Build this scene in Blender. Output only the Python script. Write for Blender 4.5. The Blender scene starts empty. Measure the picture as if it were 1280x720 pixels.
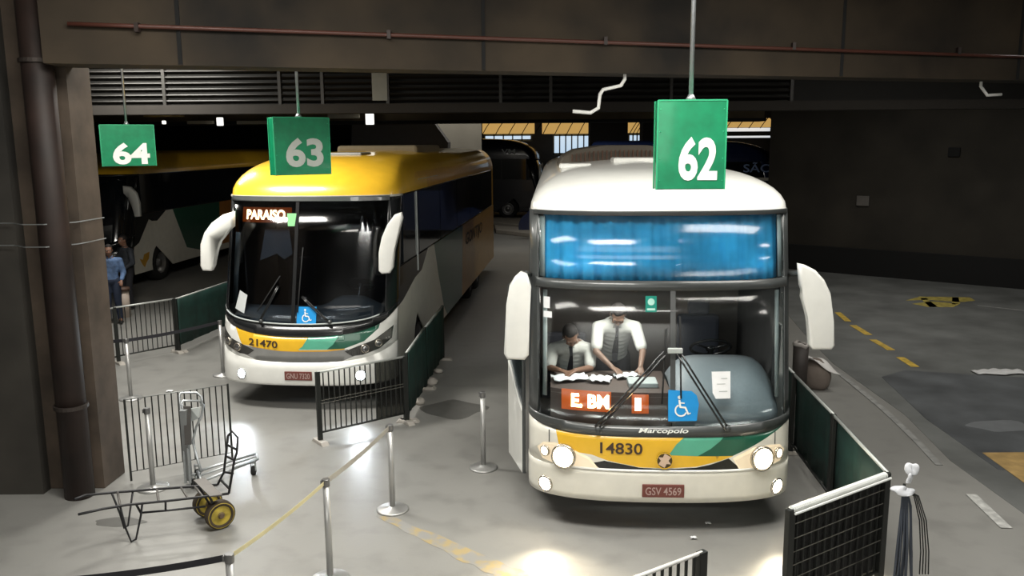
import bpy, bmesh, math, random
from mathutils import Vector, Matrix, Euler
random.seed(7)
SC = bpy.context.scene
COL = SC.collection
R = math.radians
PI = math.pi

# ------------------------------------------------------------------ camera
F = 1050.0; CAMH = 3.75; PITCH = math.atan(180 / 1050.0)
cd = bpy.data.cameras.new('camera'); cam = bpy.data.objects.new('camera', cd); COL.objects.link(cam)
cam.location = (0, 0, CAMH); ROLL = R(.4)
cam.rotation_euler = (Matrix.Rotation(PI / 2 - PITCH, 3, 'X') @ Matrix.Rotation(-ROLL, 3, 'Z')).to_euler()
cd.sensor_width = 36; cd.lens = F / 1280 * 36; cd.clip_end = 300
SC.camera = cam

def level(px, py):
    x, y = px - 640, py - 360
    return 640 + x * math.cos(ROLL) - y * math.sin(ROLL), 360 + x * math.sin(ROLL) + y * math.cos(ROLL)
def ground(px, py, z=0.0):
    """point at height z seen at a place of the photograph (used for tracing positions)"""
    px, py = level(px, py); a = PITCH + math.atan((py - 360) / F); Y = (CAMH - z) / math.tan(a)
    d = Y * math.cos(PITCH) + (CAMH - z) * math.sin(PITCH)
    return Vector(((px - 640) / F * d, Y, z))
def at(px, py, Y):
    px, py = level(px, py); a = PITCH + math.atan((py - 360) / F); z = CAMH - Y * math.tan(a)
    d = Y * math.cos(PITCH) + (CAMH - z) * math.sin(PITCH)
    return Vector(((px - 640) / F * d, Y, z))

# ------------------------------------------------------------------ materials
MATS = {}
def mat(name, col, rough=0.5, metal=0.0, var=0.06, scale=6.0, bump=0.0, emit=None, es=0.0, coat=0.0):
    if name in MATS: return MATS[name]
    m = bpy.data.materials.new(name); m.use_nodes = True
    nt = m.node_tree; b = nt.nodes['Principled BSDF']
    tc = nt.nodes.new('ShaderNodeTexCoord'); n = nt.nodes.new('ShaderNodeTexNoise')
    n.inputs['Scale'].default_value = scale; n.inputs['Detail'].default_value = 5
    nt.links.new(tc.outputs['Object'], n.inputs['Vector'])
    r = nt.nodes.new('ShaderNodeValToRGB')
    r.color_ramp.elements[0].position = .3; r.color_ramp.elements[1].position = .7
    r.color_ramp.elements[0].color = tuple(max(0, c * (1 - var * 1.5)) for c in col) + (1,)
    r.color_ramp.elements[1].color = tuple(min(1, c * (1 + var)) for c in col) + (1,)
    nt.links.new(n.outputs['Fac'], r.inputs['Fac']); nt.links.new(r.outputs['Color'], b.inputs['Base Color'])
    b.inputs['Roughness'].default_value = rough; b.inputs['Metallic'].default_value = metal
    if coat: b.inputs['Coat Weight'].default_value = coat; b.inputs['Coat Roughness'].default_value = .06
    if bump:
        bp = nt.nodes.new('ShaderNodeBump'); bp.inputs['Strength'].default_value = bump; bp.inputs['Distance'].default_value = .02
        nt.links.new(n.outputs['Fac'], bp.inputs['Height']); nt.links.new(bp.outputs['Normal'], b.inputs['Normal'])
    if emit:
        b.inputs['Emission Color'].default_value = tuple(emit) + (1,); b.inputs['Emission Strength'].default_value = es
    MATS[name] = m; return m
def glass_mat(name, tint, refl=0.12, rough=0.02):
    if name in MATS: return MATS[name]
    m = bpy.data.materials.new(name); m.use_nodes = True; nt = m.node_tree; nt.nodes.clear()
    o = nt.nodes.new('ShaderNodeOutputMaterial'); t = nt.nodes.new('ShaderNodeBsdfTransparent'); g = nt.nodes.new('ShaderNodeBsdfGlossy')
    fr = nt.nodes.new('ShaderNodeLayerWeight'); fr.inputs['Blend'].default_value = .5
    pw = nt.nodes.new('ShaderNodeMath'); pw.operation = 'POWER'; pw.inputs[1].default_value = 4.5; nt.links.new(fr.outputs['Facing'], pw.inputs[0])
    n = nt.nodes.new('ShaderNodeTexNoise'); n.inputs['Scale'].default_value = 3
    mr = nt.nodes.new('ShaderNodeMapRange'); mr.inputs['To Min'].default_value = rough * .6; mr.inputs['To Max'].default_value = rough * 1.5
    nt.links.new(n.outputs['Fac'], mr.inputs['Value']); nt.links.new(mr.outputs['Result'], g.inputs['Roughness'])
    t.inputs['Color'].default_value = tuple(tint) + (1,); g.inputs['Color'].default_value = (1, 1, 1, 1)
    ml = nt.nodes.new('ShaderNodeMath'); ml.operation = 'MULTIPLY_ADD'; ml.inputs[1].default_value = .7; ml.inputs[2].default_value = refl
    ml.use_clamp = True
    nt.links.new(pw.outputs[0], ml.inputs[0])
    mx = nt.nodes.new('ShaderNodeMixShader'); nt.links.new(ml.outputs[0], mx.inputs['Fac'])
    nt.links.new(t.outputs[0], mx.inputs[1]); nt.links.new(g.outputs[0], mx.inputs[2]); nt.links.new(mx.outputs[0], o.inputs['Surface'])
    MATS[name] = m; return m

WHITE = mat('white paint', (.78, .78, .74), .28, coat=.5, var=.03)
CREAM = mat('cream paint', (.74, .72, .64), .3, coat=.5, var=.04)
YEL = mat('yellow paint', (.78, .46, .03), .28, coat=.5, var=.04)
TEAL = mat('teal paint', (.10, .40, .27), .3, coat=.5)
DGRN = mat('dark green paint', (.015, .10, .06), .3, coat=.5)
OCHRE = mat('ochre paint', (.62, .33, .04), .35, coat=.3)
ORNG = mat('orange paint', (.45, .17, .02), .4, coat=.3)
GREYB = mat('grey bumper', (.22, .22, .21), .45)
BLACK = mat('black trim', (.012, .013, .014), .25, coat=.4)
FRAME = mat('dark grey frame', (.055, .06, .06), .35, coat=.3)
LGREY = mat('light grey frame', (.42, .45, .44), .45)
DGLASS = mat('tinted glass', (.008, .01, .013), .06, coat=1.0)
NAVYD = mat('near black navy paint', (.004, .006, .014), .25, coat=.5)
NAVY = mat('navy paint', (.01, .018, .06), .25, coat=.5)
RUB = mat('rubber', (.012, .012, .012), .85, bump=.2, scale=30)
HUB = mat('wheel metal', (.3, .3, .3), .4, .7)
CHROME = mat('brushed steel', (.46, .46, .45), .38, .6)
STEEL = mat('galvanised steel', (.42, .44, .45), .4, .8, bump=.05, scale=30)
DASH = mat('grey dashboard plastic', (.24, .27, .29), .5, bump=.1, scale=60)
DASHD = mat('dark dashboard plastic', (.10, .075, .065), .55)
CABIN = mat('cabin lining', (.09, .088, .09), .8)
CABINB = mat('cabin partition', (.11, .09, .08), .7)
CURT = mat('blue curtain', (.04, .42, .80), .85, var=.25, scale=2.5)
PLATE = mat('dark red plate', (.16, .045, .035), .5)
PLATET = mat('plate characters', (.45, .33, .30), .5)
INK = mat('dark brown lettering', (.05, .03, .02), .5)
SIGNW = mat('white lettering', (.8, .82, .78), .5)
BLUES = mat('blue sticker', (.01, .28, .68), .4, coat=.3)
PAPER = mat('white paper', (.82, .83, .84), .7)
TEALS = mat('teal sticker', (.0, .30, .22), .5)
SKIN = mat('skin', (.22, .11, .07), .55)
SHIRT = mat('white shirt', (.62, .62, .58), .8, bump=.15, scale=25)
TIE = mat('dark tie', (.015, .015, .02), .6)
HAIR = mat('dark hair', (.012, .009, .008), .7, bump=.4, scale=60)
TROU = mat('dark trousers', (.02, .02, .025), .85)
SHOE = mat('black shoes', (.01, .01, .01), .4)
GLASS = glass_mat('clear windshield', (.86, .90, .91), .035, .14)
GLASST = glass_mat('smoked windshield', (.42, .45, .48), .04, .12)
LAMPW = mat('warm headlamp', (.9, .9, .85), .3, emit=(1, .86, .62), es=60)
LAMPC = mat('cool fog lamp', (.9, .9, .9), .3, emit=(.85, .93, 1), es=45)
LENS = glass_mat('lamp lens', (.9, .9, .9), .06)
REFL = mat('lamp reflector', (.55, .5, .42), .2, .8)
LEDX = 0
LED = mat('orange led', (.9, .4, .1), .5, emit=(1, .32, .05), es=9)
LEDH = mat('bright led', (1, .7, .4), .5, emit=(1, .62, .26), es=40)
LEDD = mat('led housing', (.12, .03, .01), .5, emit=(1, .16, .01), es=.55)

# ------------------------------------------------------------------ objects
def link(name, me, m=None, parent=None):
    o = bpy.data.objects.new(name, me); COL.objects.link(o)
    if m is not None:
        for q in (m if isinstance(m, (list, tuple)) else [m]): me.materials.append(q)
    if parent is not None: o.parent = parent
    return o
def build(name, bm, m, parent=None, smooth=False, loc=None):
    bmesh.ops.recalc_face_normals(bm, faces=bm.faces)
    me = bpy.data.meshes.new(name); bm.to_mesh(me); bm.free()
    if smooth:
        for p in me.polygons: p.use_smooth = True
    o = link(name, me, m, parent)
    if loc is not None: o.location = loc
    return o
def tag(o, label=None, cat=None, group=None, kind=None):
    if label: o['label'] = label
    if cat: o['category'] = cat
    if group: o['group'] = group
    if kind: o['kind'] = kind
    return o
def empty(name, loc, rz=0.0, label=None, cat=None, group=None):
    o = bpy.data.objects.new(name, None); COL.objects.link(o); o.empty_display_size = .2
    o.location = loc; o.rotation_euler = (0, 0, rz); return tag(o, label, cat, group)
def BM(): return bmesh.new()
def box(bm, x0, y0, z0, x1, y1, z1, bev=0.0, mtx=None):
    v = [bm.verts.new(p) for p in ((x0, y0, z0), (x1, y0, z0), (x1, y1, z0), (x0, y1, z0), (x0, y0, z1), (x1, y0, z1), (x1, y1, z1), (x0, y1, z1))]
    fs = [bm.faces.new([v[i] for i in f]) for f in ((0, 3, 2, 1), (4, 5, 6, 7), (0, 1, 5, 4), (1, 2, 6, 5), (2, 3, 7, 6), (3, 0, 4, 7))]
    if mtx is not None:
        for q in v: q.co = mtx @ q.co
    if bev:
        es = list({e for f in fs for e in f.edges})
        bmesh.ops.bevel(bm, geom=es, offset=bev, segments=2, affect='EDGES', profile=.5)
def tube(bm, pts, r, seg=8, caps=True):
    pts = [Vector(p) for p in pts]; rings = []
    rs = r if isinstance(r, (list, tuple)) else [r] * len(pts)
    up = None
    for i, p in enumerate(pts):
        if i == 0: t = pts[1] - p
        elif i == len(pts) - 1: t = p - pts[-2]
        else: t = (pts[i + 1] - p).normalized() + (p - pts[i - 1]).normalized()
        t.normalize()
        if up is None: up = Vector((0, 0, 1)) if abs(t.z) < .9 else Vector((1, 0, 0))
        a = t.cross(up)
        if a.length < 1e-4: a = t.cross(Vector((0, 1, 0)))
        a.normalize(); b = a.cross(t).normalized(); up = b
        rings.append([bm.verts.new(p + (a * math.cos(k * 2 * PI / seg) + b * math.sin(k * 2 * PI / seg)) * rs[i]) for k in range(seg)])
    for A, B in zip(rings, rings[1:]):
        for k in range(seg): bm.faces.new((A[k], A[(k + 1) % seg], B[(k + 1) % seg], B[k]))
    if caps: bm.faces.new(rings[0][::-1]); bm.faces.new(rings[-1])
def lathe(bm, prof, seg=24, mtx=None):
    """prof: (radius, axial) pairs round the z axis"""
    mtx = mtx or Matrix(); rings = []
    for r, z in prof:
        if r < 1e-5: rings.append([bm.verts.new(mtx @ Vector((0, 0, z)))])
        else: rings.append([bm.verts.new(mtx @ Vector((r * math.cos(k * 2 * PI / seg), r * math.sin(k * 2 * PI / seg), z))) for k in range(seg)])
    for A, B in zip(rings, rings[1:]):
        for k in range(seg):
            q = [A[k % len(A)], A[(k + 1) % len(A)], B[(k + 1) % len(B)], B[k % len(B)]]
            u = []
            for v in q:
                if v not in u: u.append(v)
            if len(u) > 2: bm.faces.new(u)
def prism(bm, pts2, t0, t1, mapf, bev=0.0):
    """closed polygon pts2 swept from t0 to t1; mapf(a,b,t)->3D"""
    A = [bm.verts.new(mapf(a, b, t0)) for a, b in pts2]; B = [bm.verts.new(mapf(a, b, t1)) for a, b in pts2]
    n = len(pts2); fs = [bm.faces.new(A), bm.faces.new(B[::-1])]
    for i in range(n): fs.append(bm.faces.new((A[i], B[i], B[(i + 1) % n], A[(i + 1) % n])))
    if bev:
        bmesh.ops.bevel(bm, geom=list({e for f in fs[:2] for e in f.edges}), offset=bev, segments=3, affect='EDGES', profile=.5)
def inpoly(p, poly):
    x, y = p; c = False; n = len(poly)
    for i in range(n):
        x0, y0 = poly[i]; x1, y1 = poly[(i + 1) % n]
        if (y0 > y) != (y1 > y) and x < (x1 - x0) * (y - y0) / (y1 - y0) + x0: c = not c
    return c
def cut(bm, p, n):
    bmesh.ops.bisect_plane(bm, geom=bm.verts[:] + bm.edges[:] + bm.faces[:], plane_co=p, plane_no=n, dist=1e-5)
def flat_to(bm, gx, gy):
    for g in gx: cut(bm, (g, 0, 0), (1, 0, 0))
    for g in gy: cut(bm, (0, g, 0), (0, 1, 0))
def panel(name, outline, mapf, mats, parent, regions=(), gx=(), gy=(), thick=.02, smooth=True):
    """painted sheet: outline in 2D, colour regions cut in exactly, then laid on the surface mapf"""
    bm = BM(); bm.faces.new([bm.verts.new((a, b, 0)) for a, b in outline])
    bmesh.ops.triangulate(bm, faces=bm.faces[:])
    for poly, _ in regions:
        n = len(poly)
        for i in range(n):
            a, b = poly[i], poly[(i + 1) % n]; d = (b[0] - a[0], b[1] - a[1])
            L = math.hypot(*d)
            if L < 1e-4: continue
            # only faces near this edge are cut
            lo = (min(a[0], b[0]) - .03, min(a[1], b[1]) - .03); hi = (max(a[0], b[0]) + .03, max(a[1], b[1]) + .03)
            fs = [f for f in bm.faces if max(v.co.x for v in f.verts) > lo[0] and min(v.co.x for v in f.verts) < hi[0] and max(v.co.y for v in f.verts) > lo[1] and min(v.co.y for v in f.verts) < hi[1]]
            g = set(fs)
            for f in fs: g.update(f.verts); g.update(f.edges)
            bmesh.ops.bisect_plane(bm, geom=list(g), plane_co=(a[0], a[1], 0), plane_no=(-d[1], d[0], 0), dist=1e-5)
    flat_to(bm, gx, gy)
    for f in bm.faces:
        c = f.calc_center_median(); f.material_index = 0
        for poly, mi in regions:
            if inpoly((c.x, c.y), poly): f.material_index = mi
    for v in bm.verts: v.co = mapf(v.co.x, v.co.y, 0.0)
    bmesh.ops.remove_doubles(bm, verts=bm.verts[:], dist=1e-5)
    bmesh.ops.recalc_face_normals(bm, faces=bm.faces)
    me = bpy.data.meshes.new(name); bm.to_mesh(me); bm.free()
    if smooth:
        for p in me.polygons: p.use_smooth = True
    o = link(name, me, mats, parent)
    if thick:
        s = o.modifiers.new('thickness', 'SOLIDIFY'); s.thickness = thick; s.offset = 0
    return o
TEXTC = {}
def text2d(s, bold=0.0, shear=0.0):
    k = (s, bold, shear)
    if k not in TEXTC:
        cu = bpy.data.curves.new('t', 'FONT'); cu.body = s; cu.offset = bold; cu.shear = shear; cu.resolution_u = 4
        o = bpy.data.objects.new('t', cu); COL.objects.link(o); bpy.context.view_layer.update()
        me = bpy.data.meshes.new_from_object(o.evaluated_get(bpy.context.evaluated_depsgraph_get()))
        vs = [tuple(v.co[:2]) for v in me.vertices]; fs = [tuple(p.vertices) for p in me.polygons]
        bpy.data.objects.remove(o); bpy.data.curves.remove(cu); bpy.data.meshes.remove(me)
        x0 = min(v[0] for v in vs); x1 = max(v[0] for v in vs); y0 = min(v[1] for v in vs); y1 = max(v[1] for v in vs)
        TEXTC[k] = ([((v[0] - x0) / (x1 - x0), (v[1] - y0) / (y1 - y0)) for v in vs], fs)
    return TEXTC[k]
def lettering(name, s, x0, z0, x1, z1, mapf, m, parent, off=.006, bold=0.0, shear=0.0, gx=(), skew=0.0):
    vs, fs = text2d(s, bold, shear); bm = BM()
    V = [bm.verts.new((x0 + a * (x1 - x0), z0 + b * (z1 - z0) + skew * a, 0)) for a, b in vs]
    for f in fs:
        try: bm.faces.new([V[i] for i in f])
        except ValueError: pass
    for g in gx: cut(bm, (g, 0, 0), (1, 0, 0))
    for v in bm.verts: v.co = mapf(v.co.x, v.co.y, off)
    return build(name, bm, m, parent)
def shape2(name, polys, mapf, m, parent, off=.006, gx=(), gy=()):
    bm = BM()
    for poly in polys:
        if len(poly) < 3: continue
        bm.faces.new([bm.verts.new((a, b, 0)) for a, b in poly])
    bmesh.ops.triangulate(bm, faces=bm.faces[:]); flat_to(bm, gx, gy)
    for v in bm.verts: v.co = mapf(v.co.x, v.co.y, off)
    return build(name, bm, m, parent)
def circ(cx, cy, r, n=20, ry=None, a0=0, a1=2 * PI):
    ry = ry or r; return [(cx + r * math.cos(a0 + (a1 - a0) * i / n), cy + ry * math.sin(a0 + (a1 - a0) * i / n)) for i in range(n)]
def rect(x0, z0, x1, z1): return [(x0, z0), (x1, z0), (x1, z1), (x0, z1)]
def interp(t, pts):
    if t <= pts[0][0]: return pts[0][1]
    for (a, b), (c, e) in zip(pts, pts[1:]):
        if t <= c: return b + (e - b) * (t - a) / (c - a)
    return pts[-1][1]
def strip(x0, z0, x1, z1, w):
    dx, dz = x1 - x0, z1 - z0; L = math.hypot(dx, dz); nx, nz = -dz / L * w / 2, dx / L * w / 2
    return [(x0 + nx, z0 + nz), (x0 - nx, z0 - nz), (x1 - nx, z1 - nz), (x1 + nx, z1 + nz)]
def wheelchair(cx, cz, h, mapf, m, parent, off):
    """the access pictogram: head, body, seat line and wheel"""
    s = h; P = [circ(cx - .08 * s, cz + .36 * s, .07 * s, 14)]
    P.append(strip(cx - .08 * s, cz + .26 * s, cx - .05 * s, cz - .02 * s, .075 * s))
    P.append(strip(cx - .08 * s, cz + .15 * s, cx + .13 * s, cz + .13 * s, .05 * s))
    P.append(strip(cx - .07 * s, cz - .02 * s, cx + .17 * s, cz - .04 * s, .07 * s))
    P.append(strip(cx + .15 * s, cz - .03 * s, cx + .27 * s, cz - .30 * s, .07 * s))
    P.append(strip(cx + .25 * s, cz - .30 * s, cx + .37 * s, cz - .25 * s, .05 * s))
    o = circ(cx - .02 * s, cz - .15 * s, .25 * s, 20, a0=R(115), a1=R(350)); i = circ(cx - .02 * s, cz - .15 * s, .19 * s, 20, a0=R(115), a1=R(350))
    for k in range(19): P.append([o[k], o[k + 1], i[k + 1], i[k]])
    return shape2('access_symbol', P, mapf, m, parent, off)

# ------------------------------------------------------------------ bus builder
def wheel(parent, x, y, r=.5, w=.3, side=1):
    bm = BM(); mtx = Matrix.Translation((x, y, r)) @ Matrix.Rotation(PI / 2 * side, 4, 'Y')
    lathe(bm, [(.30, -w / 2), (r - .06, -w / 2), (r - .01, -w / 2 + .04), (r, -w / 4), (r, w / 4), (r - .01, w / 2 - .04), (r - .06, w / 2), (.30, w / 2), (.30, -w / 2)], 28, mtx)
    t = build('tire', bm, RUB, parent, True)
    bm = BM(); lathe(bm, [(0, w / 2 - .05), (.1, w / 2 - .04), (.11, w / 2 - .12), (.22, w / 2 - .14), (.27, w / 2 - .02), (.305, w / 2), (.305, w / 2 - .03), (.2, -w / 2 + .1), (0, -w / 2 + .1)], 24, mtx)
    build('hub', bm, HUB, t, True)

class Bus:
    def __init__(s, loc, yaw, prof, d, L, Hr, label, w=1.29, n=2.6, zr=3.1):
        s.w, s.d, s.n, s.prof, s.L, s.Hr, s.zr = w, d, n, prof, L, Hr, zr
        s.root = empty('coach_bus', loc, -yaw, label, 'bus')
        s.GX = sorted({round(w * math.sin(k * PI / 2 / 22), 4) * sg for k in range(0, 22) for sg in (-1, 1)})
    def yf(s, x, z):
        t = min(abs(x) / s.w, 1.0); return interp(z, s.prof) + s.d * (1 - (1 - t ** s.n) ** (1 / s.n))
    def fp(s, x, z, off=0.0):
        y = s.yf(x, z); e = .004
        xa = max(-s.w * .999, min(s.w * .999, x)); sx = (s.yf(min(xa + e, s.w), z) - s.yf(max(xa - e, -s.w), z)) / (2 * e)
        sz = (s.yf(xa, z + .02) - s.yf(xa, z - .02)) / .04
        nrm = Vector((sx, -1, sz)).normalized(); return Vector((x, y, z)) + nrm * off
    def sp(s, side):
        def f(y, z, off=0.0): return Vector((side * (s.w + off), y, z))
        return f
    def front(s, name, zlo, zhi, mats, regions=(), x0=None, x1=None, gz=(), thick=.02, off=0.0):
        x0 = -s.w if x0 is None else x0; x1 = s.w if x1 is None else x1
        xs = [x0] + [g for g in s.GX if x0 + .004 < g < x1 - .004] + [x1]
        lo = zlo if callable(zlo) else (lambda x: zlo); hi = zhi if callable(zhi) else (lambda x: zhi)
        ol = [(x, lo(x)) for x in xs] + [(x, hi(x)) for x in reversed(xs)]
        zz = [z for z, _ in s.prof] + list(gz)
        return panel(name, ol, lambda a, b, o: s.fp(a, b, o + off), mats, s.root, regions, s.GX, zz, thick)
    def y1(s, z): return interp(z, s.prof) + s.d
    def sides(s, zlo, zhi, mats, regions, arches, names=('side_panel', 'side_panel')):
        for k, sd in enumerate((-1, 1)):
            ys = [s.L - .02]; pts = []
            lo = []
            y = s.y1(zlo); lo.append((y, zlo))
            for yc in arches:
                r = .60
                a0 = math.asin(max(-1, min(1, (zlo - .5) / r)))
                for i in range(15):
                    a = (PI - a0) - (PI - 2 * a0) * i / 14
                    lo.append((yc + r * math.cos(a), .5 + r * math.sin(a)))
            lo.append((s.L - .02, zlo))
            hi = [(s.L - .02, zhi)] + [(s.y1(z), z) for z in [zhi] + sorted([q for q, _ in s.prof if zlo < q < zhi], reverse=True)]
            panel('side_panel', lo + hi, s.sp(sd), mats, s.root, regions if sd in (1, -1) else (), (), (), .02, smooth=False)
    def roof(s, mats, fin=1.3, sin_=.45, matf=None):
        """domed roof shell: rings that shrink inwards and rise"""
        bm = BM(); rings = []; zr, top = s.zr, s.Hr; K = 9
        prm = [(math.sin(t * PI / 2 / K), 1 - math.cos(t * PI / 2 / K)) for t in range(K + 1)]
        prm.append((1.0, 1.5)); prm.append((1.0, 2.0))
        for i, (u, q) in enumerate(prm):
            z = zr + (top - .05 - zr) * u + (.03 if i == K + 1 else .05 if i == K + 2 else 0)
            w = s.w - sin_ * q; yb = interp(zr, s.prof) + fin * q * (1 if q <= 1 else .8 + .2 / q); ye = s.L - .25 * min(q, 1.2)
            dd = s.d + .3 * min(q, 1)
            ring = []
            NX = 28
            for k in range(NX + 1):
                x = w * math.sin((k / NX * 2 - 1) * PI / 2); t = min(abs(x) / w, 1.0)
                ring.append((x, yb + dd * (1 - (1 - t ** s.n) ** (1 / s.n)), z))
            ys = [yb + dd + (ye - yb - dd) * j / 12 for j in range(1, 13)]
            ring += [(w, y, z) for y in ys] + [(w - 2 * w * j / 8, ye, z) for j in range(1, 8)] + [(-w, y, z) for y in reversed(ys)]
            rings.append([bm.verts.new(p) for p in ring])
        n = len(rings[0])
        for A, B in zip(rings, rings[1:]):
            for k in range(n): bm.faces.new((A[k], A[(k + 1) % n], B[(k + 1) % n], B[k]))
        f = bm.faces.new(rings[-1]); bmesh.ops.triangulate(bm, faces=[f])
        if matf:
            for f in bm.faces: f.material_index = matf(f.calc_center_median())
        return build('roof', bm, mats, s.root, True)
    def rear(s, m, z0=.4):
        bm = BM(); box(bm, -s.w, s.L - .06, z0, s.w, s.L, s.zr, .02); build('rear_panel', bm, m, s.root)
    def under(s, arches):
        bm = BM(); box(bm, -.85, s.d + .3, .32, .85, s.L - .3, .75)
        build('chassis', bm, RUB, s.root)
        for yc in arches:
            for sd in (-1, 1): wheel(s.root, sd * (s.w - .19), yc, side=sd)
    def bands(s, z0, z1, m, y0=None, cuts=()):
        """long tinted side windows"""
        for sd in (-1, 1):
            bm = BM(); ys = [s.y1(z1) if y0 is None else y0] + list(cuts) + [s.L - .35]
            for a, b in zip(ys, ys[1:]):
                box(bm, sd * (s.w - .012) - .014, a + .02, z0, sd * (s.w - .012) + .014, b - .02, z1, .004)
            build('side_window', bm, m, s.root)
            bm = BM(); box(bm, sd * (s.w - .04) - .012, s.y1(z1) if y0 is None else y0, z0 - .02, sd * (s.w - .04) + .012, s.L - .03, z1 + .07)
            build('window_frame', bm, BLACK, s.root)
    def cabin(s, z0, z1, yb, m, back):
        bm = BM(); w = s.w - .06; ya = s.d + interp(z1, s.prof) + .02
        box(bm, -w, .42, z0 - .04, w, yb, z0)
        box(bm, -w, ya, z0, -w + .03, yb, z1); box(bm, w - .03, ya, z0, w, yb, z1)
        build('cabin_lining', bm, m, s.root)
        bm = BM(); box(bm, -w + .01, yb, z0, w - .01, yb + .04, z1); build('cabin_partition', bm, back, s.root)
    def lens(s, name, poly, m, off=.012):
        return shape2(name, [poly], s.fp, m, s.root, off, s.GX)
    def lamp(s, name, x, z, r, m, rim=REFL, out=.02):
        c = s.fp(x, z, out); nn = (s.fp(x, z, .1) - s.fp(x, z, 0)).normalized()
        q = Vector((0, 0, 1)).rotation_difference(nn).to_matrix().to_4x4(); mt = Matrix.Translation(c) @ q
        bm = BM(); lathe(bm, [(0, -.03), (r * 1.25, -.03), (r * 1.25, .0), (r * 1.02, .012), (r * 1.0, -.01), (0, -.012)], 22, mt); b = build(name, bm, rim, s.root, True)
        bm = BM(); lathe(bm, [(0, .014), (r * .6, .011), (r, 0), (r * .98, -.008), (0, -.008)], 22, mt); build('bulb', bm, m, b, True)
        return b
    def mirror(s, pts, y, th=.11, m=WHITE, arm=None):
        bm = BM(); prism(bm, pts, y - th / 2, y + th / 2, lambda a, b, t: Vector((a, t, b)), .028)
        o = build('mirror', bm, m, s.root, True)
        if arm:
            bm = BM(); tube(bm, arm, .03, 8); build('mirror_arm', bm, FRAME, o, True)
        return o
def world_to_local(root, p):
    c, q = math.cos(-root.rotation_euler.z), math.sin(-root.rotation_euler.z)
    d = Vector(p) - root.location; return Vector((d.x * c - d.y * q, d.x * q + d.y * c, d.z))
def mirror_pts(bus, pxs, ylocal):
    """trace a mirror outline on the plane across the bus at ylocal"""
    out = []
    for px, py in pxs:
        Y = bus.root.location.y + ylocal
        for _ in range(4):
            p = at(px, py, Y); l = world_to_local(bus.root, p); Y += (ylocal - l.y)
        out.append((l.x, l.z))
    return out
GROUPL = 'coach buses'

# ================================================================== BUS 62
P62 = [(0, .03), (.5, 0), (.95, .03), (2.4, .28), (3.1, .45)]
b = Bus((1.435, 7.62, 0), R(2.8), P62, .55, 12.6, 3.53, 'white coach with blue curtains, two uniformed crew inside and lit headlights, in bay 62')
m62 = lambda x: .985 + .09 * abs(x / 1.29) ** 6
g62 = lambda x: 1.085 + .06 * abs(x / 1.29) ** 4
X = b.fp
yel = [(-1.064, 1.2), (-.986, .82), (-.681, .795), (-.529, .745), (-.224, .69), (.028, .682), (.311, .70), (.542, .755), (.659, .793), (.90, 1.2)]
teal = [(.22, 1.2), (.197, .99), (.122, .921), (.048, .812), (.323, .803), (.445, .872), (.537, .947), (.591, 1.013), (.62, 1.2)]
grn = [(.62, 1.2), (.591, 1.013), (.537, .947), (.445, .872), (.323, .803), (.50, .800), (.659, .797), (.859, .88), (1.028, .961), (1.182, 1.03), (1.20, 1.2)]
gril = [(-.68, .712), (-.56, .742), (-.38, .715), (-.224, .686), (.028, .676), (.311, .692), (.45, .72), (.62, .775), (.743, .665), (.6, .662), (-.6, .662)]
b.front('bumper', .34, .655, [CREAM], gz=(.4, .6), thick=.03)
b.front('front_panel', .655, m62, [CREAM, YEL, TEAL, DGRN, BLACK], [(yel, 1), (teal, 2), (grn, 3), (gril, 4)], gz=(.8,))
b.front('lower_front_mask', m62, g62, [FRAME], gz=(1.1,), off=.006)
b.front('windshield', g62, 2.36, [GLASS], x0=-1.2, x1=1.2, gz=(1.3, 1.6, 2.0), thick=.008)
b.front('front_pillar', g62, 3.1, [FRAME], x0=-1.29, x1=-1.2, gz=(1.3, 1.7, 2.1, 2.7))
b.front('front_pillar', g62, 3.1, [FRAME], x0=1.2, x1=1.29, gz=(1.3, 1.7, 2.1, 2.7))
b.front('windshield_divider', 2.36, 2.45, [FRAME], x0=-1.21, x1=1.21, off=.015)
b.front('upper_windshield', 2.45, 3.06, [GLASS], x0=-1.2, x1=1.2, gz=(2.7,), thick=.008)
b.front('windshield_header', 3.06, 3.105, [FRAME], x0=-1.24, x1=1.24, off=.012)
# light grey inner frames at both ends of the panes
for sx in (-1, 1):
    a, c = sorted((sx * 1.15, sx * 1.205))
    b.front('inner_frame', 2.46, 3.05, [LGREY], x0=a, x1=c, off=-.02, thick=.01)
    b.front('inner_frame', 1.3, 2.33, [LGREY], x0=a + (.02 if sx < 0 else .0), x1=c - (.0 if sx < 0 else .02), off=-.05, thick=.02)
shape2('windshield_seal', [strip(.085, 1.12, .085, 2.36, .05)], X, FRAME, b.root, .012, (), (1.4, 1.8))
b.sides(.36, 1.9, [WHITE, DGRN, YEL], [([(3.7, 2.0), (7.6, 2.0), (7.3, .3), (5.2, .3), (4.4, 1.2)], 1), ([(7.6, 2.0), (14, 2.0), (14, .3), (7.3, .3)], 2)], (2.55, 9.0))
b.bands(1.92, 3.02, DGLASS, cuts=(3.2, 5.2, 7.2, 9.2, 11))
b.roof([WHITE], 1.3, .62); b.rear(WHITE); b.under((2.55, 9.0))
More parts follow.
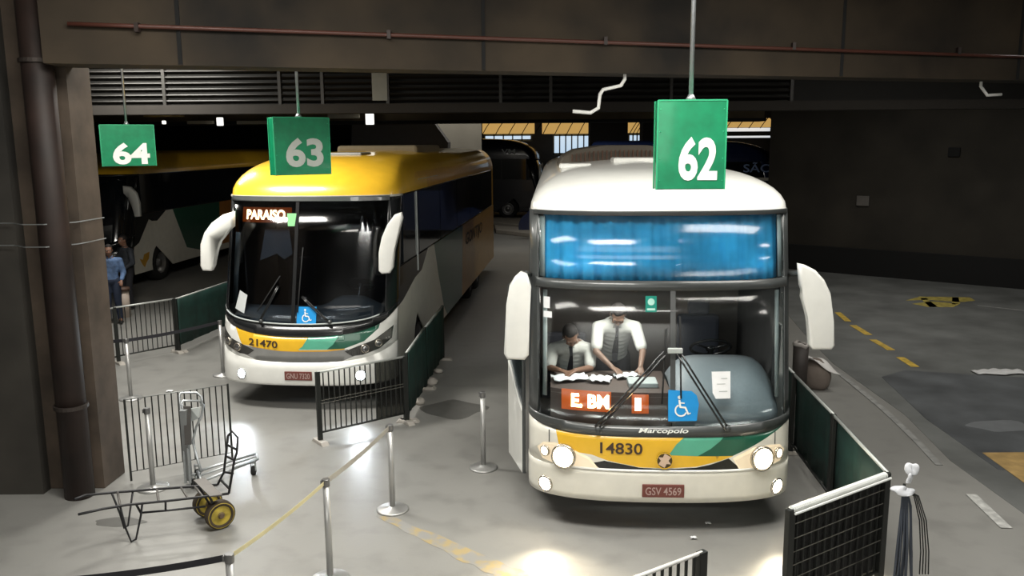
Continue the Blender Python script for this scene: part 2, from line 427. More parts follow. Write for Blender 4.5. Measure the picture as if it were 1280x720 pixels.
# bumper furniture
bm = BM()
nseg = 18
xs = [-.95 + 1.9 * i / nseg for i in range(nseg + 1)]
tube(bm, [X(x, .655, .012) for x in xs], .014, 6); build('bumper_edge', bm, WHITE, b.root, True)
for sx, hp in ((-1, [(-1.2, .79), (-1.14, .855), (-1.03, .872), (-.91, .85), (-.70, .765), (-.62, .67), (-.985, .657), (-1.15, .69)]), (1, [(1.2, .79), (1.14, .855), (1.03, .872), (.86, .865), (.66, .775), (.72, .67), (.985, .657), (1.15, .69)])):
    b.lens('headlamp_reflector', hp, mat('lit reflector', (.6, .55, .45), .25, .5, emit=(1, .78, .5), es=.7), .013)
    b.lamp('headlight', sx * .94, .755, .10, LAMPW, out=.05)
    b.lamp('side_lamp', sx * 1.12, .775, .045, mat('dim lamp', (.8, .7, .55), .3, emit=(1, .8, .55), es=5), out=.03)
    b.lens('headlamp_lens', hp, LENS, .075)
    b.lamp('fog_light', sx * 1.12, .44, .068, LAMPW, out=.02)
    b.lens('bumper_vent', circ(sx * .98, .445, .05, 16, .028), FRAME, .01)
    bm = BM(); tube(bm, [X(sx * 1.085, z, .012) for z in (.87, .93, .99)], .006, 5); build('panel_seam', bm, FRAME, b.root)
bm = BM(); box(bm, -.2, -.03, .40, .2, -.012, .53, .006); pl = build('license_plate', bm, PLATE, b.root)
lettering('plate_characters', 'GSV 4569', -.17, .425, .17, .505, lambda a, c, o: Vector((a, -.03 - o, c)), PLATET, pl, .003, .01)
lettering('fleet_number', '14830', -.60, .815, -.20, .925, X, INK, b.root, .018, .015, gx=b.GX)
lettering('maker_lettering', 'Marcopolo', -.24, 1.012, .23, 1.07, X, SIGNW, b.root, .022, .02, .25, gx=b.GX)
# round emblem with six petals
em = shape2('front_emblem', [circ(.008, .765, .082, 24)], X, mat('emblem bronze', (.10, .07, .03), .4, .5), b.root, .03)
shape2('emblem_star', [sum([[(.008 + .07 * math.cos(R(90 + 60 * k)), .765 + .07 * math.sin(R(90 + 60 * k))), (.008 + .036 * math.cos(R(120 + 60 * k)), .765 + .036 * math.sin(R(120 + 60 * k)))] for k in range(6)], [])], X, mat('emblem face', (.62, .45, .33), .5), em, .036)
shape2('emblem_ring', [[(.008 + .082 * math.cos(a), .765 + .082 * math.sin(a)), (.008 + .082 * math.cos(a + .3), .765 + .082 * math.sin(a + .3)), (.008 + .072 * math.cos(a + .3), .765 + .072 * math.sin(a + .3)), (.008 + .072 * math.cos(a), .765 + .072 * math.sin(a))] for a in [k * .299 for k in range(21)]], X, YEL, em, .038)
# stickers on the pane
s_ = shape2('access_sticker', [[(.04, 1.135), (.31, 1.14), (.33, 1.30), (.31, 1.38), (.26, 1.42), (.04, 1.43)]], X, BLUES, b.root, .016)
wheelchair(.165, 1.275, .24, X, SIGNW, s_, .020)
s_ = shape2('paper_notice', [[(.46, 1.40), (.49, 1.345), (.63, 1.345), (.63, 1.60), (.45, 1.60)]], X, PAPER, b.root, .018)
shape2('notice_print', [rect(.54, 1.53, .60, 1.537), rect(.50, 1.48, .58, 1.486), rect(.52, 1.41, .60, 1.417)], X, LGREY, s_, .021)
s_ = shape2('teal_sticker', [rect(-.175, 2.16, -.07, 2.31)], X, TEALS, b.root, .016)
shape2('sticker_dot', [circ(-.122, 2.255, .033, 16), rect(-.16, 2.175, -.085, 2.195)], X, mat('pale mint', (.45, .8, .7), .5), s_, .02)
s_ = shape2('toll_tag', [rect(-1.14, 2.16, -1.08, 2.27)], X, PAPER, b.root, .014)
shape2('toll_tag', [rect(-1.14, 2.07, -1.06, 2.13)], X, PAPER, b.root, .014)
# wipers
def wiper(bus, a, c, blade, o1=.05, sep=.035):
    bm = BM(); d = Vector((c[0] - a[0], c[1] - a[1])).normalized(); n = Vector((-d.y, d.x)) * sep
    for k in (0, 1): tube(bm, [bus.fp(a[0] + n.x * k + (c[0] - a[0]) * t, a[1] + n.y * k + (c[1] - a[1]) * t, o1) for t in (0, .25, .5, .75, 1)], .010, 6)
    w = build('wiper', bm, BLACK, bus.root, True)
    bm = BM(); tube(bm, [bus.fp(blade[0][0] + (blade[1][0] - blade[0][0]) * t, blade[0][1] + (blade[1][1] - blade[0][1]) * t, .025) for t in (0, .33, .66, 1)], .009, 6)
    build('wiper_blade', bm, RUB, w, True)
    bm = BM(); p = bus.fp(a[0], a[1], .03); lathe(bm, [(0, .03), (.028, .03), (.03, -.03), (0, -.03)], 10, Matrix.Translation(p) @ Matrix.Rotation(PI / 2, 4, 'X'))
    build('wiper_pivot', bm, FRAME, w, True)
wiper(b, (-.62, 1.05), (.02, 1.77), ((-.02, 1.30), (.02, 2.0)))
wiper(b, (.60, 1.07), (.14, 1.80), ((.16, 1.35), (.15, 2.12)))
bm = BM(); p = X(.10, 1.80, .05); box(bm, p.x - .07, p.y - .02, p.z - .025, p.x + .07, p.y + .02, p.z + .025, .008); build('wiper_bracket', bm, LGREY, b.root)
# curtains behind the upper pane
bm = BM(); NX = 120; rows = (2.44, 2.58, 2.75, 2.92, 3.06)
grid = []
for i, z in enumerate(rows):
    row = []
    for k in range(NX + 1):
        x = -1.17 + 2.34 * k / NX
        g = min(1, abs(x - .0) * 12)
        wv = .022 * math.sin(k * .62 + .5 * math.sin(k * .13)) * (.5 + .5 * math.sin(k * .05 + 1)) + .012 * math.sin(k * 1.3 + i * .35)
        row.append(bm.verts.new(Vector((x * .985, b.yf(x, z) + .07 - wv * (1.3 - .15 * i) + .02 * (1 - g), z))))
    grid.append(row)
for A, B in zip(grid, grid[1:]):
    for k in range(NX): bm.faces.new((A[k], A[k + 1], B[k + 1], B[k]))
cu = build('curtain', bm, CURT, b.root, True); md = cu.modifiers.new('t', 'SOLIDIFY'); md.thickness = .004
# deck between the two panes, cabin
bm = BM()
pts = [(x, b.yf(x, 2.4) + .03) for x in [-1.2 + .1 * k for k in range(25)]] + [(1.2, 4.0), (-1.2, 4.0)]
prism(bm, pts, 2.37, 2.43, lambda a, c, t: Vector((a, c, t))); build('upper_deck', bm, mat('deck lining', (.06, .06, .065), .7), b.root)
b.cabin(.5, 2.36, 2.5, CABIN, CABINB)
# dashboard hood on the driver's side
bm = BM(); grid = []
for i in range(15):
    t = i / 14; x = .10 + 1.04 * t
    edge = 1 - abs(2 * t - 1) ** 5
    yy = b.yf(x, 1.1)
    row = []
    for (dy, z) in ((.05, 1.02), (.06, 1.16), (.10, 1.26), (.22, 1.42), (.36, 1.54), (.50, 1.60), (.66, 1.60), (.72, 1.50), (.72, .9)):
        zz = z if z < 1.2 else 1.16 + (z - 1.16) * (.55 + .45 * edge)
        row.append(bm.verts.new((x, max(yy + dy, .12 + dy * 1.05), zz)))
    grid.append(row)
for A, B in zip(grid, grid[1:]):
    for k in range(len(A) - 1): bm.faces.new((A[k], B[k], B[k + 1], A[k + 1]))
dh = build('dashboard', bm, DASH, b.root, True); dh.modifiers.new('t', 'SOLIDIFY').thickness = .01
bm = BM(); mt = Matrix.Translation((.62, 1.12, 1.60)) @ Matrix.Rotation(R(-35), 4, 'X')
rr = [(.21 + .016 * math.cos(a * PI / 4), .016 * math.sin(a * PI / 4)) for a in range(9)]
lathe(bm, rr, 32, mt)
sw = build('steering_wheel', bm, BLACK, b.root, True)
bm = BM()
for a in (90, 210, 330): tube(bm, [mt @ Vector((0, 0, -.02)), mt @ Vector((.2 * math.cos(R(a)), .2 * math.sin(R(a)), 0))], .012, 6)
lathe(bm, [(0, .0), (.05, 0), (.05, -.03), (.025, -.04), (.025, -.35), (0, -.35)], 14, mt); build('steering_column', bm, BLACK, sw, True)
bm = BM(); box(bm, .36, 1.45, 1.0, .88, 1.95, 1.15, .04); box(bm, .38, 1.85, 1.12, .86, 2.0, 1.80, .05); box(bm, .5, 1.86, 1.8, .74, 1.98, 1.98, .03); box(bm, .52, 1.6, .5, .72, 1.8, 1.0)
build('driver_seat', bm, mat('dark seat cloth', (.03, .035, .05), .9), b.root)
# passenger side shelf with the destination display
bm = BM()
ol = [(x, b.yf(x, 1.35) + .10) for x in [-1.08 + .09 * k for k in range(14)]] + [(.09, 1.0), (-1.08, 1.0)]
prism(bm, ol, 1.33, 1.37, lambda a, c, t: Vector((a, c, t)))
ol = [(x, b.yf(x, 1.2) + .11) for x in [-1.08 + .09 * k for k in range(14)]] + [(.09, .8), (-1.08, .8)]
prism(bm, ol, 1.0, 1.33, lambda a, c, t: Vector((a, c, t))); build('passenger_dashboard', bm, DASHD, b.root)
def led(bus, x0, x1, z0, z1, txt, off=-.04, tx=None, name='destination_display'):
    h = bus.front(name, z0, z1, [LEDD], x0=x0, x1=x1, off=off, thick=.04)
    tx0, tx1 = tx or (x0 + .04, x1 - .04)
    dz = (z1 - z0) * .16
    lettering('display_text', txt, tx0, z0 + dz, tx1, z1 - dz, bus.fp, LEDH, h, off + .026, .03, gx=bus.GX)
    return h
led(b, -.98, -.50, 1.205, 1.395, 'E. BM', tx=(-.88, -.52)); led(b, -.30, -.14, 1.2, 1.375, '1', tx=(-.27, -.215))
bm = BM(); box(bm, -.31, .36, 1.37, -.02, .60, 1.42, .01); build('dashboard_box', bm, LGREY, b.root)
# crew seat
bm = BM(); box(bm, -1.18, 1.18, 1.0, -.66, 1.62, 1.08, .03); box(bm, -1.16, 1.55, 1.05, -.68, 1.66, 1.65, .03); box(bm, -1.0, 1.3, .5, -.85, 1.5, 1.0)
build('crew_seat', bm, mat('crew seat cloth', (.04, .04, .05), .9), b.root)
# mirrors
l = mirror_pts(b, [(651, 339), (644, 345), (637, 356), (633, 380), (630, 441), (634, 448), (656, 449), (661, 443), (662, 400), (664, 358), (659, 342)], .30)
b.mirror(l, .30, arm=[(-1.29, .7, 2.45), (-1.33, .45, 2.50), (-1.36, .32, 2.46)])
l = mirror_pts(b, [(997, 329), (1006, 331), (1018, 337), (1029, 349), (1037, 366), (1040, 400), (1042, 431), (1038, 436), (1014, 436), (1010, 430), (1008, 395), (1005, 370), (999, 356)], .30)
b.mirror(l, .30, arm=[(1.28, .75, 2.45), (1.30, .45, 2.50), (1.38, .32, 2.50)])
# open entrance door, folded out beside the front wheel
bm = BM(); A_ = Vector((-1.33, .66, 0)); B_ = Vector((-1.50, 1.25, 0)); dv = B_ - A_; nv = Vector((dv.y, -dv.x, 0)).normalized()
dmap = lambda a, c, o=0: A_ + dv * a - nv * o + Vector((0, 0, c))
prism(bm, [(0, .36), (1, .36), (1, 1.42), (.85, 1.36), (.55, 1.20), (.25, 1.1), (0, 1.04)], 0, .05, dmap, .008)
dr = build('entrance_door', bm, WHITE, b.root)
bm = BM(); prism(bm, [(0, 1.04), (.25, 1.1), (.55, 1.20), (.85, 1.36), (1, 1.42), (1, 2.25), (0, 2.3)], .015, .03, dmap); build('door_glass', bm, GLASST, dr)
bm = BM(); tube(bm, [dmap(0, .36, .025), dmap(0, 2.3, .025), dmap(1, 2.25, .025), dmap(1, 1.45, .025)], .022, 6); build('door_frame', bm, FRAME, dr)
shape2('door_marking', [[(.25, .95), (.5, 1.0), (.8, .88), (.55, .78)], [(.35, .75), (.6, .72), (.62, .5), (.38, .53)], rect(.62, 1.08, .72, 1.13)], lambda a, c, o: dmap(a, c, -.004), LGREY, dr, 0)
# roof equipment
bm = BM(); N = 12
pr = [(-1.0, 3.40), (-.92, 3.56), (-.72, 3.66), (-.3, 3.72), (.3, 3.72), (.72, 3.66), (.92, 3.56), (1.0, 3.40)]
prism(bm, pr, 4.6, 7.2, lambda a, c, t: Vector((a, t + (c - 3.4) * .35, c)), .03); ac = build('roof_air_conditioner', bm, mat('dusty grey metal', (.13, .11, .085), .7), b.root)
bm = BM()
for k in range(26):
    x = -.78 + 1.56 * k / 25; box(bm, x - .008, 4.60, 3.5, x + .008, 4.66, 3.655 - .06 * (abs(x) / .78) ** 3)
build('cooling_fin', bm, mat('rusty brown fins', (.10, .045, .025), .7), ac)
bm = BM(); box(bm, -.98, 2.9, 3.44, -.58, 3.25, 3.505, .02); build('roof_hatch', bm, WHITE, b.root)
bm = BM(); box(bm, -.30, 3.0, 3.5, .35, 3.6, 3.57, .025); build('roof_hatch', bm, WHITE, b.root)
BUS62 = b

# ================================================================== BUS 63
P63 = [(0, .04), (.5, 0), (1.0, .05), (3.05, .62)]
b = Bus((-3.05, 11.6, 0), R(5), P63, .65, 13.9, 3.64, 'yellow-roofed coach with dark windshield and two bright fog lights, fleet number 21470, in bay 63', zr=3.02)
X = b.fp
m63 = lambda x: 1.06 + .09 * min(1, x * x) + .25 * abs(x / 1.29) ** 9
g63 = lambda x: 1.225 + .06 * x * x + .14 * abs(x / 1.29) ** 9
t63 = lambda x: .865 + .03 * x * x + .02 * abs(x) ** 6
b.front('bumper', .37, lambda x: .70 + .05 * x * x + .12 * abs(x / 1.29) ** 6, [WHITE], gz=(.4, .6), thick=.03)
y1 = [(-1.02, 1.6), (-1.0, 1.2), (-.90, 1.0), (-.86, .93), (-.69, .915), (-.26, .868), (.0, .865), (.06, .93), (.145, 1.06), (.16, 1.6)]
y2 = [(.16, 1.6), (.145, 1.06), (.06, .93), (0, .885), (.41, .89), (.50, .96), (.566, 1.06), (.59, 1.6)]
y3 = [(.59, 1.6), (.566, 1.06), (.50, .96), (.41, .89), (.66, .90), (.926, .995), (1.1, 1.15), (1.2, 1.6)]
gb = [(-.86, .93), (-.69, .905), (-.26, .86), (0, .855), (.41, .862), (.70, .89), (.82, .80), (.62, .72), (.3, .68), (-.3, .68), (-.62, .72), (-.9, .82)]
b.front('front_panel', lambda x: .70 + .05 * x * x + .12 * abs(x / 1.29) ** 6, m63, [WHITE, YEL, TEAL, DGRN, GREYB, OCHRE], [([(-.69, .93), (-.26, .885), (0, .88), (.41, .885), (.66, .91), (.66, .85), (0, .85), (-.69, .87)], 5), (y1, 1), (y2, 2), (y3, 3), (gb, 4)], gz=(.8, 1.1, 1.2))
b.front('lower_front_mask', m63, g63, [BLACK], gz=(1.1, 1.3), off=.006)
b.front('windshield', g63, 2.95, [GLASST], x0=-1.17, x1=1.17, gz=(1.5, 2.0, 2.5), thick=.008)
b.front('front_pillar', g63, 3.02, [BLACK], x0=-1.29, x1=-1.17, gz=(1.5, 2, 2.5))
b.front('front_pillar', g63, 3.02, [BLACK], x0=1.17, x1=1.29, gz=(1.5, 2, 2.5))
b.front('windshield_header', 2.95, 3.02, [FRAME], x0=-1.18, x1=1.18, off=.01)
b.front('windshield_lip', g63, lambda x: g63(x) + .02, [LGREY], x0=-1.17, x1=1.1, off=.02)
b.front('roof_brow', 3.0, 3.03, [mat('grey brow', (.4, .38, .34), .4)], off=.008)
shape2('windshield_seal', [strip(-.09, 1.25, -.09, 2.95, .05)], X, BLACK, b.root, .012, (), (1.6, 2, 2.5))
a, c = -1.16, -1.06
b.front('inner_frame', 1.5, 2.5, [LGREY], x0=a, x1=c, off=-.06)
blk = [(.5, 1.36), (1.1, 1.42), (2.05, 1.62), (2.6, 1.66), (3.55, 2.1), (.4, 2.1)]
gre = [(3.75, 2.1), (4.2, 1.35), (4.75, .62), (5.25, .3), (7.2, .3), (7.5, 2.1)]
ylw = [(7.5, 2.1), (7.2, .3), (14, .3), (14, 2.1)]
b.sides(.38, 1.95, [CREAM, BLACK, DGRN, OCHRE], [(gre, 2), (ylw, 3), (blk, 1)], (2.45, 9.0, 10.35))
b.bands(1.97, 3.0, DGLASS, cuts=(2.5, 4.6, 6.7, 8.8, 10.9))
def shaded_roof(c): return 1 if (c.z < 3.3 and c.y > 3.0) else 0  # shade along the rear roof sides, put into the paint as ochre
b.roof([YEL, OCHRE], 1.9, .40, shaded_roof); b.rear(OCHRE); b.under((2.45, 9.0, 10.35))
lettering('side_lettering', 'GONTIJO', 7.9, 1.36, 11.0, 1.72, b.sp(1), INK, b.root, .016, .02, .2)
bm = BM(); tube(bm, [(1.30, 2.3, z) for z in (1.7, 2.3, 3.0)], .014, 6); build('side_trim', bm, LGREY, b.root)
bm = BM()
for zz in (3.13, 3.20): tube(bm, [(1.275 - .06 * (zz - 3.0), y, zz - .02) for y in (2.6, 4.5)], .012, 6)
build('roof_gutter', bm, LGREY, b.root)
for sx in (-1, 1):
    hp = [(sx * .66, .86), (sx * .84, .93), (sx * 1.05, 1.0), (sx * 1.23, 1.13), (sx * 1.265, 1.16), (sx * 1.25, .98), (sx * 1.12, .87), (sx * .9, .80), (sx * .76, .79)]
    b.lens('headlamp_reflector', hp, mat('dark reflector', (.16, .16, .15), .2, .7), .012)
    b.lamp('headlight', sx * .93, .885, .05, mat('unlit lamp', (.4, .4, .4), .1, .8), out=.03)
    b.lamp('headlight', sx * 1.1, .945, .045, mat('unlit lamp', (.4, .4, .4), .1, .8), out=.03)
    b.lens('headlamp_lens', hp, LENS, .06)
    b.lamp('fog_light', sx * .87, .51, .065, LAMPC, rim=LGREY, out=.02)
bm = BM(); box(bm, -.2, -.03, .45, .2, -.012, .58, .006); pl = build('license_plate', bm, PLATE, b.root)
lettering('plate_characters', 'GNU 7320', -.17, .475, .17, .555, lambda a, c, o: Vector((a, -.03 - o, c)), PLATET, pl, .003, .01)
lettering('fleet_number', '21470', -.74, .93, -.30, 1.03, X, INK, b.root, .018, .02, gx=b.GX, skew=-.03)
s_ = shape2('access_sticker', [rect(-.03, 1.235, .25, 1.48)], X, BLUES, b.root, .016)
wheelchair(.105, 1.355, .22, X, SIGNW, s_, .020)
shape2('paper_notice', [[(-1.0, 1.42), (-.84, 1.36), (-.80, 1.62), (-.93, 1.68)]], X, mat('grey paper', (.5, .52, .52), .7), b.root, .016, b.GX)
shape2('green_sticker', [[(-.22, 2.60), (-.12, 2.60), (-.10, 2.78), (-.24, 2.78)]], X, mat('green sticker', (.18, .45, .2), .5), b.root, .014)
h_ = led(b, -.98, -.20, 2.66, 2.87, 'PARAISO', tx=(-.90, -.28))
b.cabin(.6, 3.0, 2.6, CABIN, mat('dark partition', (.015, .015, .017), .6))
bm = BM(); grid = []
for i in range(21):
    x = -1.1 + 2.2 * i / 20; yy = b.yf(x, 1.2); hump = .16 * math.exp(-((x - .6) / .35) ** 4); row = []
    for dy, z in ((.05, 1.1), (.08, 1.24), (.2, 1.30), (.42, 1.36 + hump), (.62, 1.38 + hump), (.7, 1.25), (.7, .7)): row.append(bm.verts.new((x, max(yy + dy, .2 + dy), z)))
    grid.append(row)
for A, B in zip(grid, grid[1:]):
    for k in range(len(A) - 1): bm.faces.new((A[k], B[k], B[k + 1], A[k + 1]))
dh = build('dashboard', bm, DASH, b.root, True); dh.modifiers.new('t', 'SOLIDIFY').thickness = .01
bm = BM(); mt = Matrix.Translation((.6, 1.28, 1.62)) @ Matrix.Rotation(R(-35), 4, 'X'); lathe(bm, rr, 32, mt); sw = build('steering_wheel', bm, BLACK, b.root, True)
bm = BM(); tube(bm, [mt @ Vector((-.2, 0, 0)), mt @ Vector((.2, 0, 0))], .014, 6); lathe(bm, [(0, .0), (.05, 0), (.05, -.03), (.025, -.04), (.025, -.35), (0, -.35)], 14, mt); build('steering_column', bm, BLACK, sw)
for x in (-.6, .6):
    bm = BM(); box(bm, x - .25, 1.6, 1.0, x + .25, 2.1, 1.15, .04); box(bm, x - .24, 2.0, 1.12, x + .24, 2.14, 1.95, .05); box(bm, x - .1, 1.75, .6, x + .1, 1.95, 1.0)
    build('driver_seat', bm, mat('dark seat cloth', (.03, .035, .05), .9), b.root)
# sun blind with a crumpled corner
bm = BM(); prism(bm, [(-.62, 2.55), (-.25, 2.55), (-.18, 2.2), (-.3, 2.12), (-.42, 2.2), (-.68, 2.1)], .0, .01, lambda a, c, t: Vector((a, b.yf(a, c) + .12 + t, c))); build('sun_blind', bm, mat('grey blind', (.22, .24, .28), .7), b.root)
wiper(b, (-.55, 1.27), (-.30, 1.75), ((-.62, 1.4), (-.30, 1.9)), sep=.02); wiper(b, (.45, 1.27), (.05, 1.62), ((-.02, 1.4), (.02, 2.3)), sep=.02)
l = mirror_pts(b, [(293, 264), (280, 268), (266, 278), (257, 290), (252, 305), (252, 332), (255, 338), (266, 338), (269, 332), (270, 312), (274, 300), (282, 291), (293, 283)], .45); b.mirror(l, .45, .12)
l = mirror_pts(b, [(502, 265), (494, 268), (485, 280), (478, 296), (474, 315), (474, 338), (478, 342), (488, 341), (492, 334), (494, 310), (499, 290), (504, 272)], .45); b.mirror(l, .45, .12)
bm = BM(); box(bm, -.15, 2.35, 3.46, .40, 3.0, 3.63, .02); build('roof_hatch', bm, GREYB, b.root)
bm = BM(); box(bm, -.8, 5.0, 3.52, .8, 7.6, 3.74, .06); build('roof_air_conditioner', bm, mat('dusty ochre metal', (.25, .2, .12), .7), b.root)
BUS63 = b

# ================================================================== the other buses
def simple_bus(loc, yaw, label, base, regions, roofm, L=13.2, text=None, H=3.62, frontm=BLACK, mirrors=True):
    b = Bus(loc, yaw, P63, .65, L, H, label, zr=3.02); X = b.fp
    b.front('front_panel', .38, m63, [base[0]]); b.front('lower_front_mask', m63, g63, [frontm])
    b.front('windshield', g63, 2.98, [DGLASS], x0=-1.17, x1=1.17, gz=(2,)); b.front('front_pillar', g63, 3.02, [frontm], x0=-1.29, x1=-1.17, gz=(2,)); b.front('front_pillar', g63, 3.02, [frontm], x0=1.17, x1=1.29, gz=(2,))
    b.front('windshield_header', 2.98, 3.03, [frontm], off=.01)
    b.sides(.38, 1.95, base, regions, (2.2, 8.6, 9.95)); b.bands(1.97, 3.0, DGLASS, cuts=(2.5, 4.6, 6.7, 8.8, 10.9) if L > 12 else (3.5, 5.5))
    b.roof(roofm, 1.9, .40); b.rear(base[0]); b.under((2.2, L * .65, L * .65 + 1.35))
    if mirrors:
        for sx in (-1, 1):
            pts = [(sx * 1.25, 2.75), (sx * 1.45, 2.72), (sx * 1.6, 2.55), (sx * 1.66, 2.3), (sx * 1.66, 1.95), (sx * 1.5, 1.93), (sx * 1.48, 2.25), (sx * 1.4, 2.45), (sx * 1.25, 2.55)]
            b.mirror(pts, .55, .12)
    for sx in (-1, 1):
        b.lamp('headlight', sx * .95, .9, .08, mat('unlit lamp', (.4, .4, .4), .1, .8))
    return b
wh = [(.4, .3), (.4, 1.0), (1.0, 1.2), (1.6, 1.78), (1.75, 1.72), (2.05, 1.70), (2.9, 2.1), (3.25, 1.5), (3.7, .75), (4.6, .56), (6.7, .56), (6.7, .3)]
gr = [(2.9, 2.1), (3.25, 1.5), (3.7, .75), (4.6, .56), (6.0, .56), (6.2, 2.1)]
og = [(6.2, 2.1), (6.0, .56), (6.7, .56), (6.7, .3), (8.2, .3), (8.4, 2.1)]
yo = [(8.4, 2.1), (8.2, .3), (14, .3), (14, 2.1)]
gold = [(.95, .78), (1.12, .72), (1.2, .86), (1.5, .90), (1.45, .72), (1.3, .62), (1.2, .5), (1.08, .6)]
b = simple_bus((-11.4, 21.6, 0), R(4.9), 'black coach with white wedge on its side, left of the yellow-roofed coach', [BLACK, CREAM, DGRN, ORNG, OCHRE], [(wh, 1), (gr, 2), (og, 3), (yo, 4), (gold, 4)], [YEL])
b = simple_bus((2.1, 43.9, 0), R(-86), 'dark navy coach seen beyond the gap between the two front coaches', [NAVYD], [], [NAVYD], H=4.05, frontm=NAVYD)
lettering('side_lettering', 'VM', 5.5, 3.25, 6.2, 3.5, lambda a, c, o: Vector((-1.30 - o, -a + 8, c)), LGREY, b.root, .03, .01)
b = simple_bus((10.9, 33.5, 0), R(-84), 'blue coach with pale bumper, behind the right wall edge', [NAVY], [([(-1, .3), (14, .3), (14, 1.2), (-1, 1.2)], 0)], [NAVY], L=7.8, H=3.85, frontm=NAVY)
BLUEBUS = b
lettering('side_lettering', 'SÃO', 6.1, 2.62, 7.15, 3.0, lambda a, c, o: Vector((-1.30 - o, -a + 8, c)), mat('pale blue lettering', (.25, .35, .6), .5), BLUEBUS.root, .03, .01)
bm = BM(); box(bm, -1.36, .8, 2.3, -1.29, 3.4, 2.42, .01); build('side_stripe', bm, CREAM, BLUEBUS.root)
bm = BM(); box(bm, -1.35, .7, 1.2, -1.29, 2.2, 2.15, .02); build('luggage_door', bm, mat('grey lower body', (.4, .4, .4), .5), BLUEBUS.root)

# ================================================================== the setting
def floor_mat():
    m = bpy.data.materials.new('worn sealed concrete'); m.use_nodes = True; nt = m.node_tree; b = nt.nodes['Principled BSDF']
    g = nt.nodes.new('ShaderNodeNewGeometry')
    def noise(sc, det, dist=0):
        n = nt.nodes.new('ShaderNodeTexNoise'); n.inputs['Scale'].default_value = sc; n.inputs['Detail'].default_value = det; n.inputs['Distortion'].default_value = dist
        nt.links.new(g.outputs['Position'], n.inputs['Vector']); return n
    n1 = noise(.35, 4, .5); n2 = noise(3.0, 8); n3 = noise(40, 3)
    r = nt.nodes.new('ShaderNodeValToRGB'); r.color_ramp.elements[0].position = .32; r.color_ramp.elements[1].position = .68
    r.color_ramp.elements[0].color = (.245, .242, .228, 1); r.color_ramp.elements[1].color = (.285, .28, .264, 1)
    nt.links.new(n1.outputs['Fac'], r.inputs['Fac'])
    r2 = nt.nodes.new('ShaderNodeValToRGB'); r2.color_ramp.elements[0].position = .28; r2.color_ramp.elements[1].position = .5
    r2.color_ramp.elements[0].color = (.84, .84, .84, 1); r2.color_ramp.elements[1].color = (1, 1, 1, 1); nt.links.new(n2.outputs['Fac'], r2.inputs['Fac'])
    mx = nt.nodes.new('ShaderNodeMixRGB'); mx.blend_type = 'MULTIPLY'; mx.inputs['Fac'].default_value = 1
    nt.links.new(r.outputs['Color'], mx.inputs[1]); nt.links.new(r2.outputs['Color'], mx.inputs[2]); nt.links.new(mx.outputs['Color'], b.inputs['Base Color'])
    mr = nt.nodes.new('ShaderNodeMapRange'); mr.inputs['To Min'].default_value = .30; mr.inputs['To Max'].default_value = .44
    nt.links.new(n2.outputs['Fac'], mr.inputs['Value']); nt.links.new(mr.outputs['Result'], b.inputs['Roughness'])
    bp = nt.nodes.new('ShaderNodeBump'); bp.inputs['Strength'].default_value = .06; bp.inputs['Distance'].default_value = .01
    nt.links.new(n3.outputs['Fac'], bp.inputs['Height']); nt.links.new(bp.outputs['Normal'], b.inputs['Normal'])
    return m
def struct(name, bm, m): return tag(build(name, bm, m), kind='structure')
bm = BM(); box(bm, -30, -8, -.2, 30, 62, 0); struct('floor', bm, floor_mat())
ASPH = mat('worn asphalt', (.15, .155, .15), .55, var=.22, scale=1.2, bump=.15)
ASPD = mat('darker asphalt patch', (.105, .112, .118), .5, var=.25, scale=1.5, bump=.15)
def sheet(name, pts, z, m, label=None, cat=None, group=None, kind='structure', th=.004):
    bm = BM(); prism(bm, [(p[0], p[1]) for p in pts], z, z + th, lambda a, c, t: Vector((a, c, t))); o = build(name, bm, m)
    return tag(o, label, cat, group, kind)
G = lambda *ps: [ground(*p) for p in ps]
sheet('trim_1', [(5.2, 2), (5.2, 9.5), (5.45, 11.2), (5.5, 14.0), (5.75, 16), (6.2, 19), (6.6, 25), (7.4, 30), (29, 30), (29, 2)], 0.0, ASPH)
def blob(cx, cy, rx, ry, n=26, j=.16, seed=1):
    rd = random.Random(seed); ph = [rd.uniform(0, 6.28) for _ in range(5)]
    return [(cx + rx * math.cos(a) * (1 + j * (math.sin(2 * a + ph[0]) + .6 * math.sin(3 * a + ph[1]) + .4 * math.sin(5 * a + ph[2]))), cy + ry * math.sin(a) * (1 + j * (math.sin(2 * a + ph[3]) + .6 * math.sin(4 * a + ph[4])))) for a in [k * 2 * PI / n for k in range(n)]]
sheet('trim_2', [(5.6, 9.2), (5.65, 11), (5.95, 13.1), (6.5, 13.5), (8.2, 13.0), (13, 12.6), (13, 8.0), (7, 8.8)], .004, ASPD)
LW = mat('worn white road paint', (.5, .5, .48), .6, var=.25, scale=12)
LY = mat('worn yellow road paint', (.62, .42, .06), .6, var=.25, scale=10)
LYF = mat('faded yellow floor paint', (.42, .33, .16), .6, var=.35, scale=9)
LWF = mat('faded white road paint', (.30, .30, .29), .6, var=.2, scale=8)
def dash(p, q, w, m, label, name='lane_marking', grp=None, z=.006):
    p, q = ground(*p), ground(*q); d = (q - p).normalized(); n = Vector((-d.y, d.x, 0)) * w / 2
    pts = [p + n, p - n, q - n, q + n]; o = sheet(name, pts, z, m, label, 'road marking', grp, None); return o
dash((1047, 391), (1060, 402), .13, LY, 'farthest of four yellow lane dashes on the roadway', grp='yellow lane dashes')
dash((1066, 407), (1086, 419), .14, LY, 'second farthest of four yellow lane dashes on the roadway', grp='yellow lane dashes')
dash((1091, 425), (1114, 438), .14, LY, 'second nearest of four yellow lane dashes on the roadway', grp='yellow lane dashes')
dash((1125, 447), (1144, 459), .14, LY, 'nearest of four yellow lane dashes on the roadway', grp='yellow lane dashes')
bm = BM()
pl_ = G((1034, 458), (1050, 468), (1075, 488), (1097, 506), (1118, 525), (1146, 552), (1174, 582))
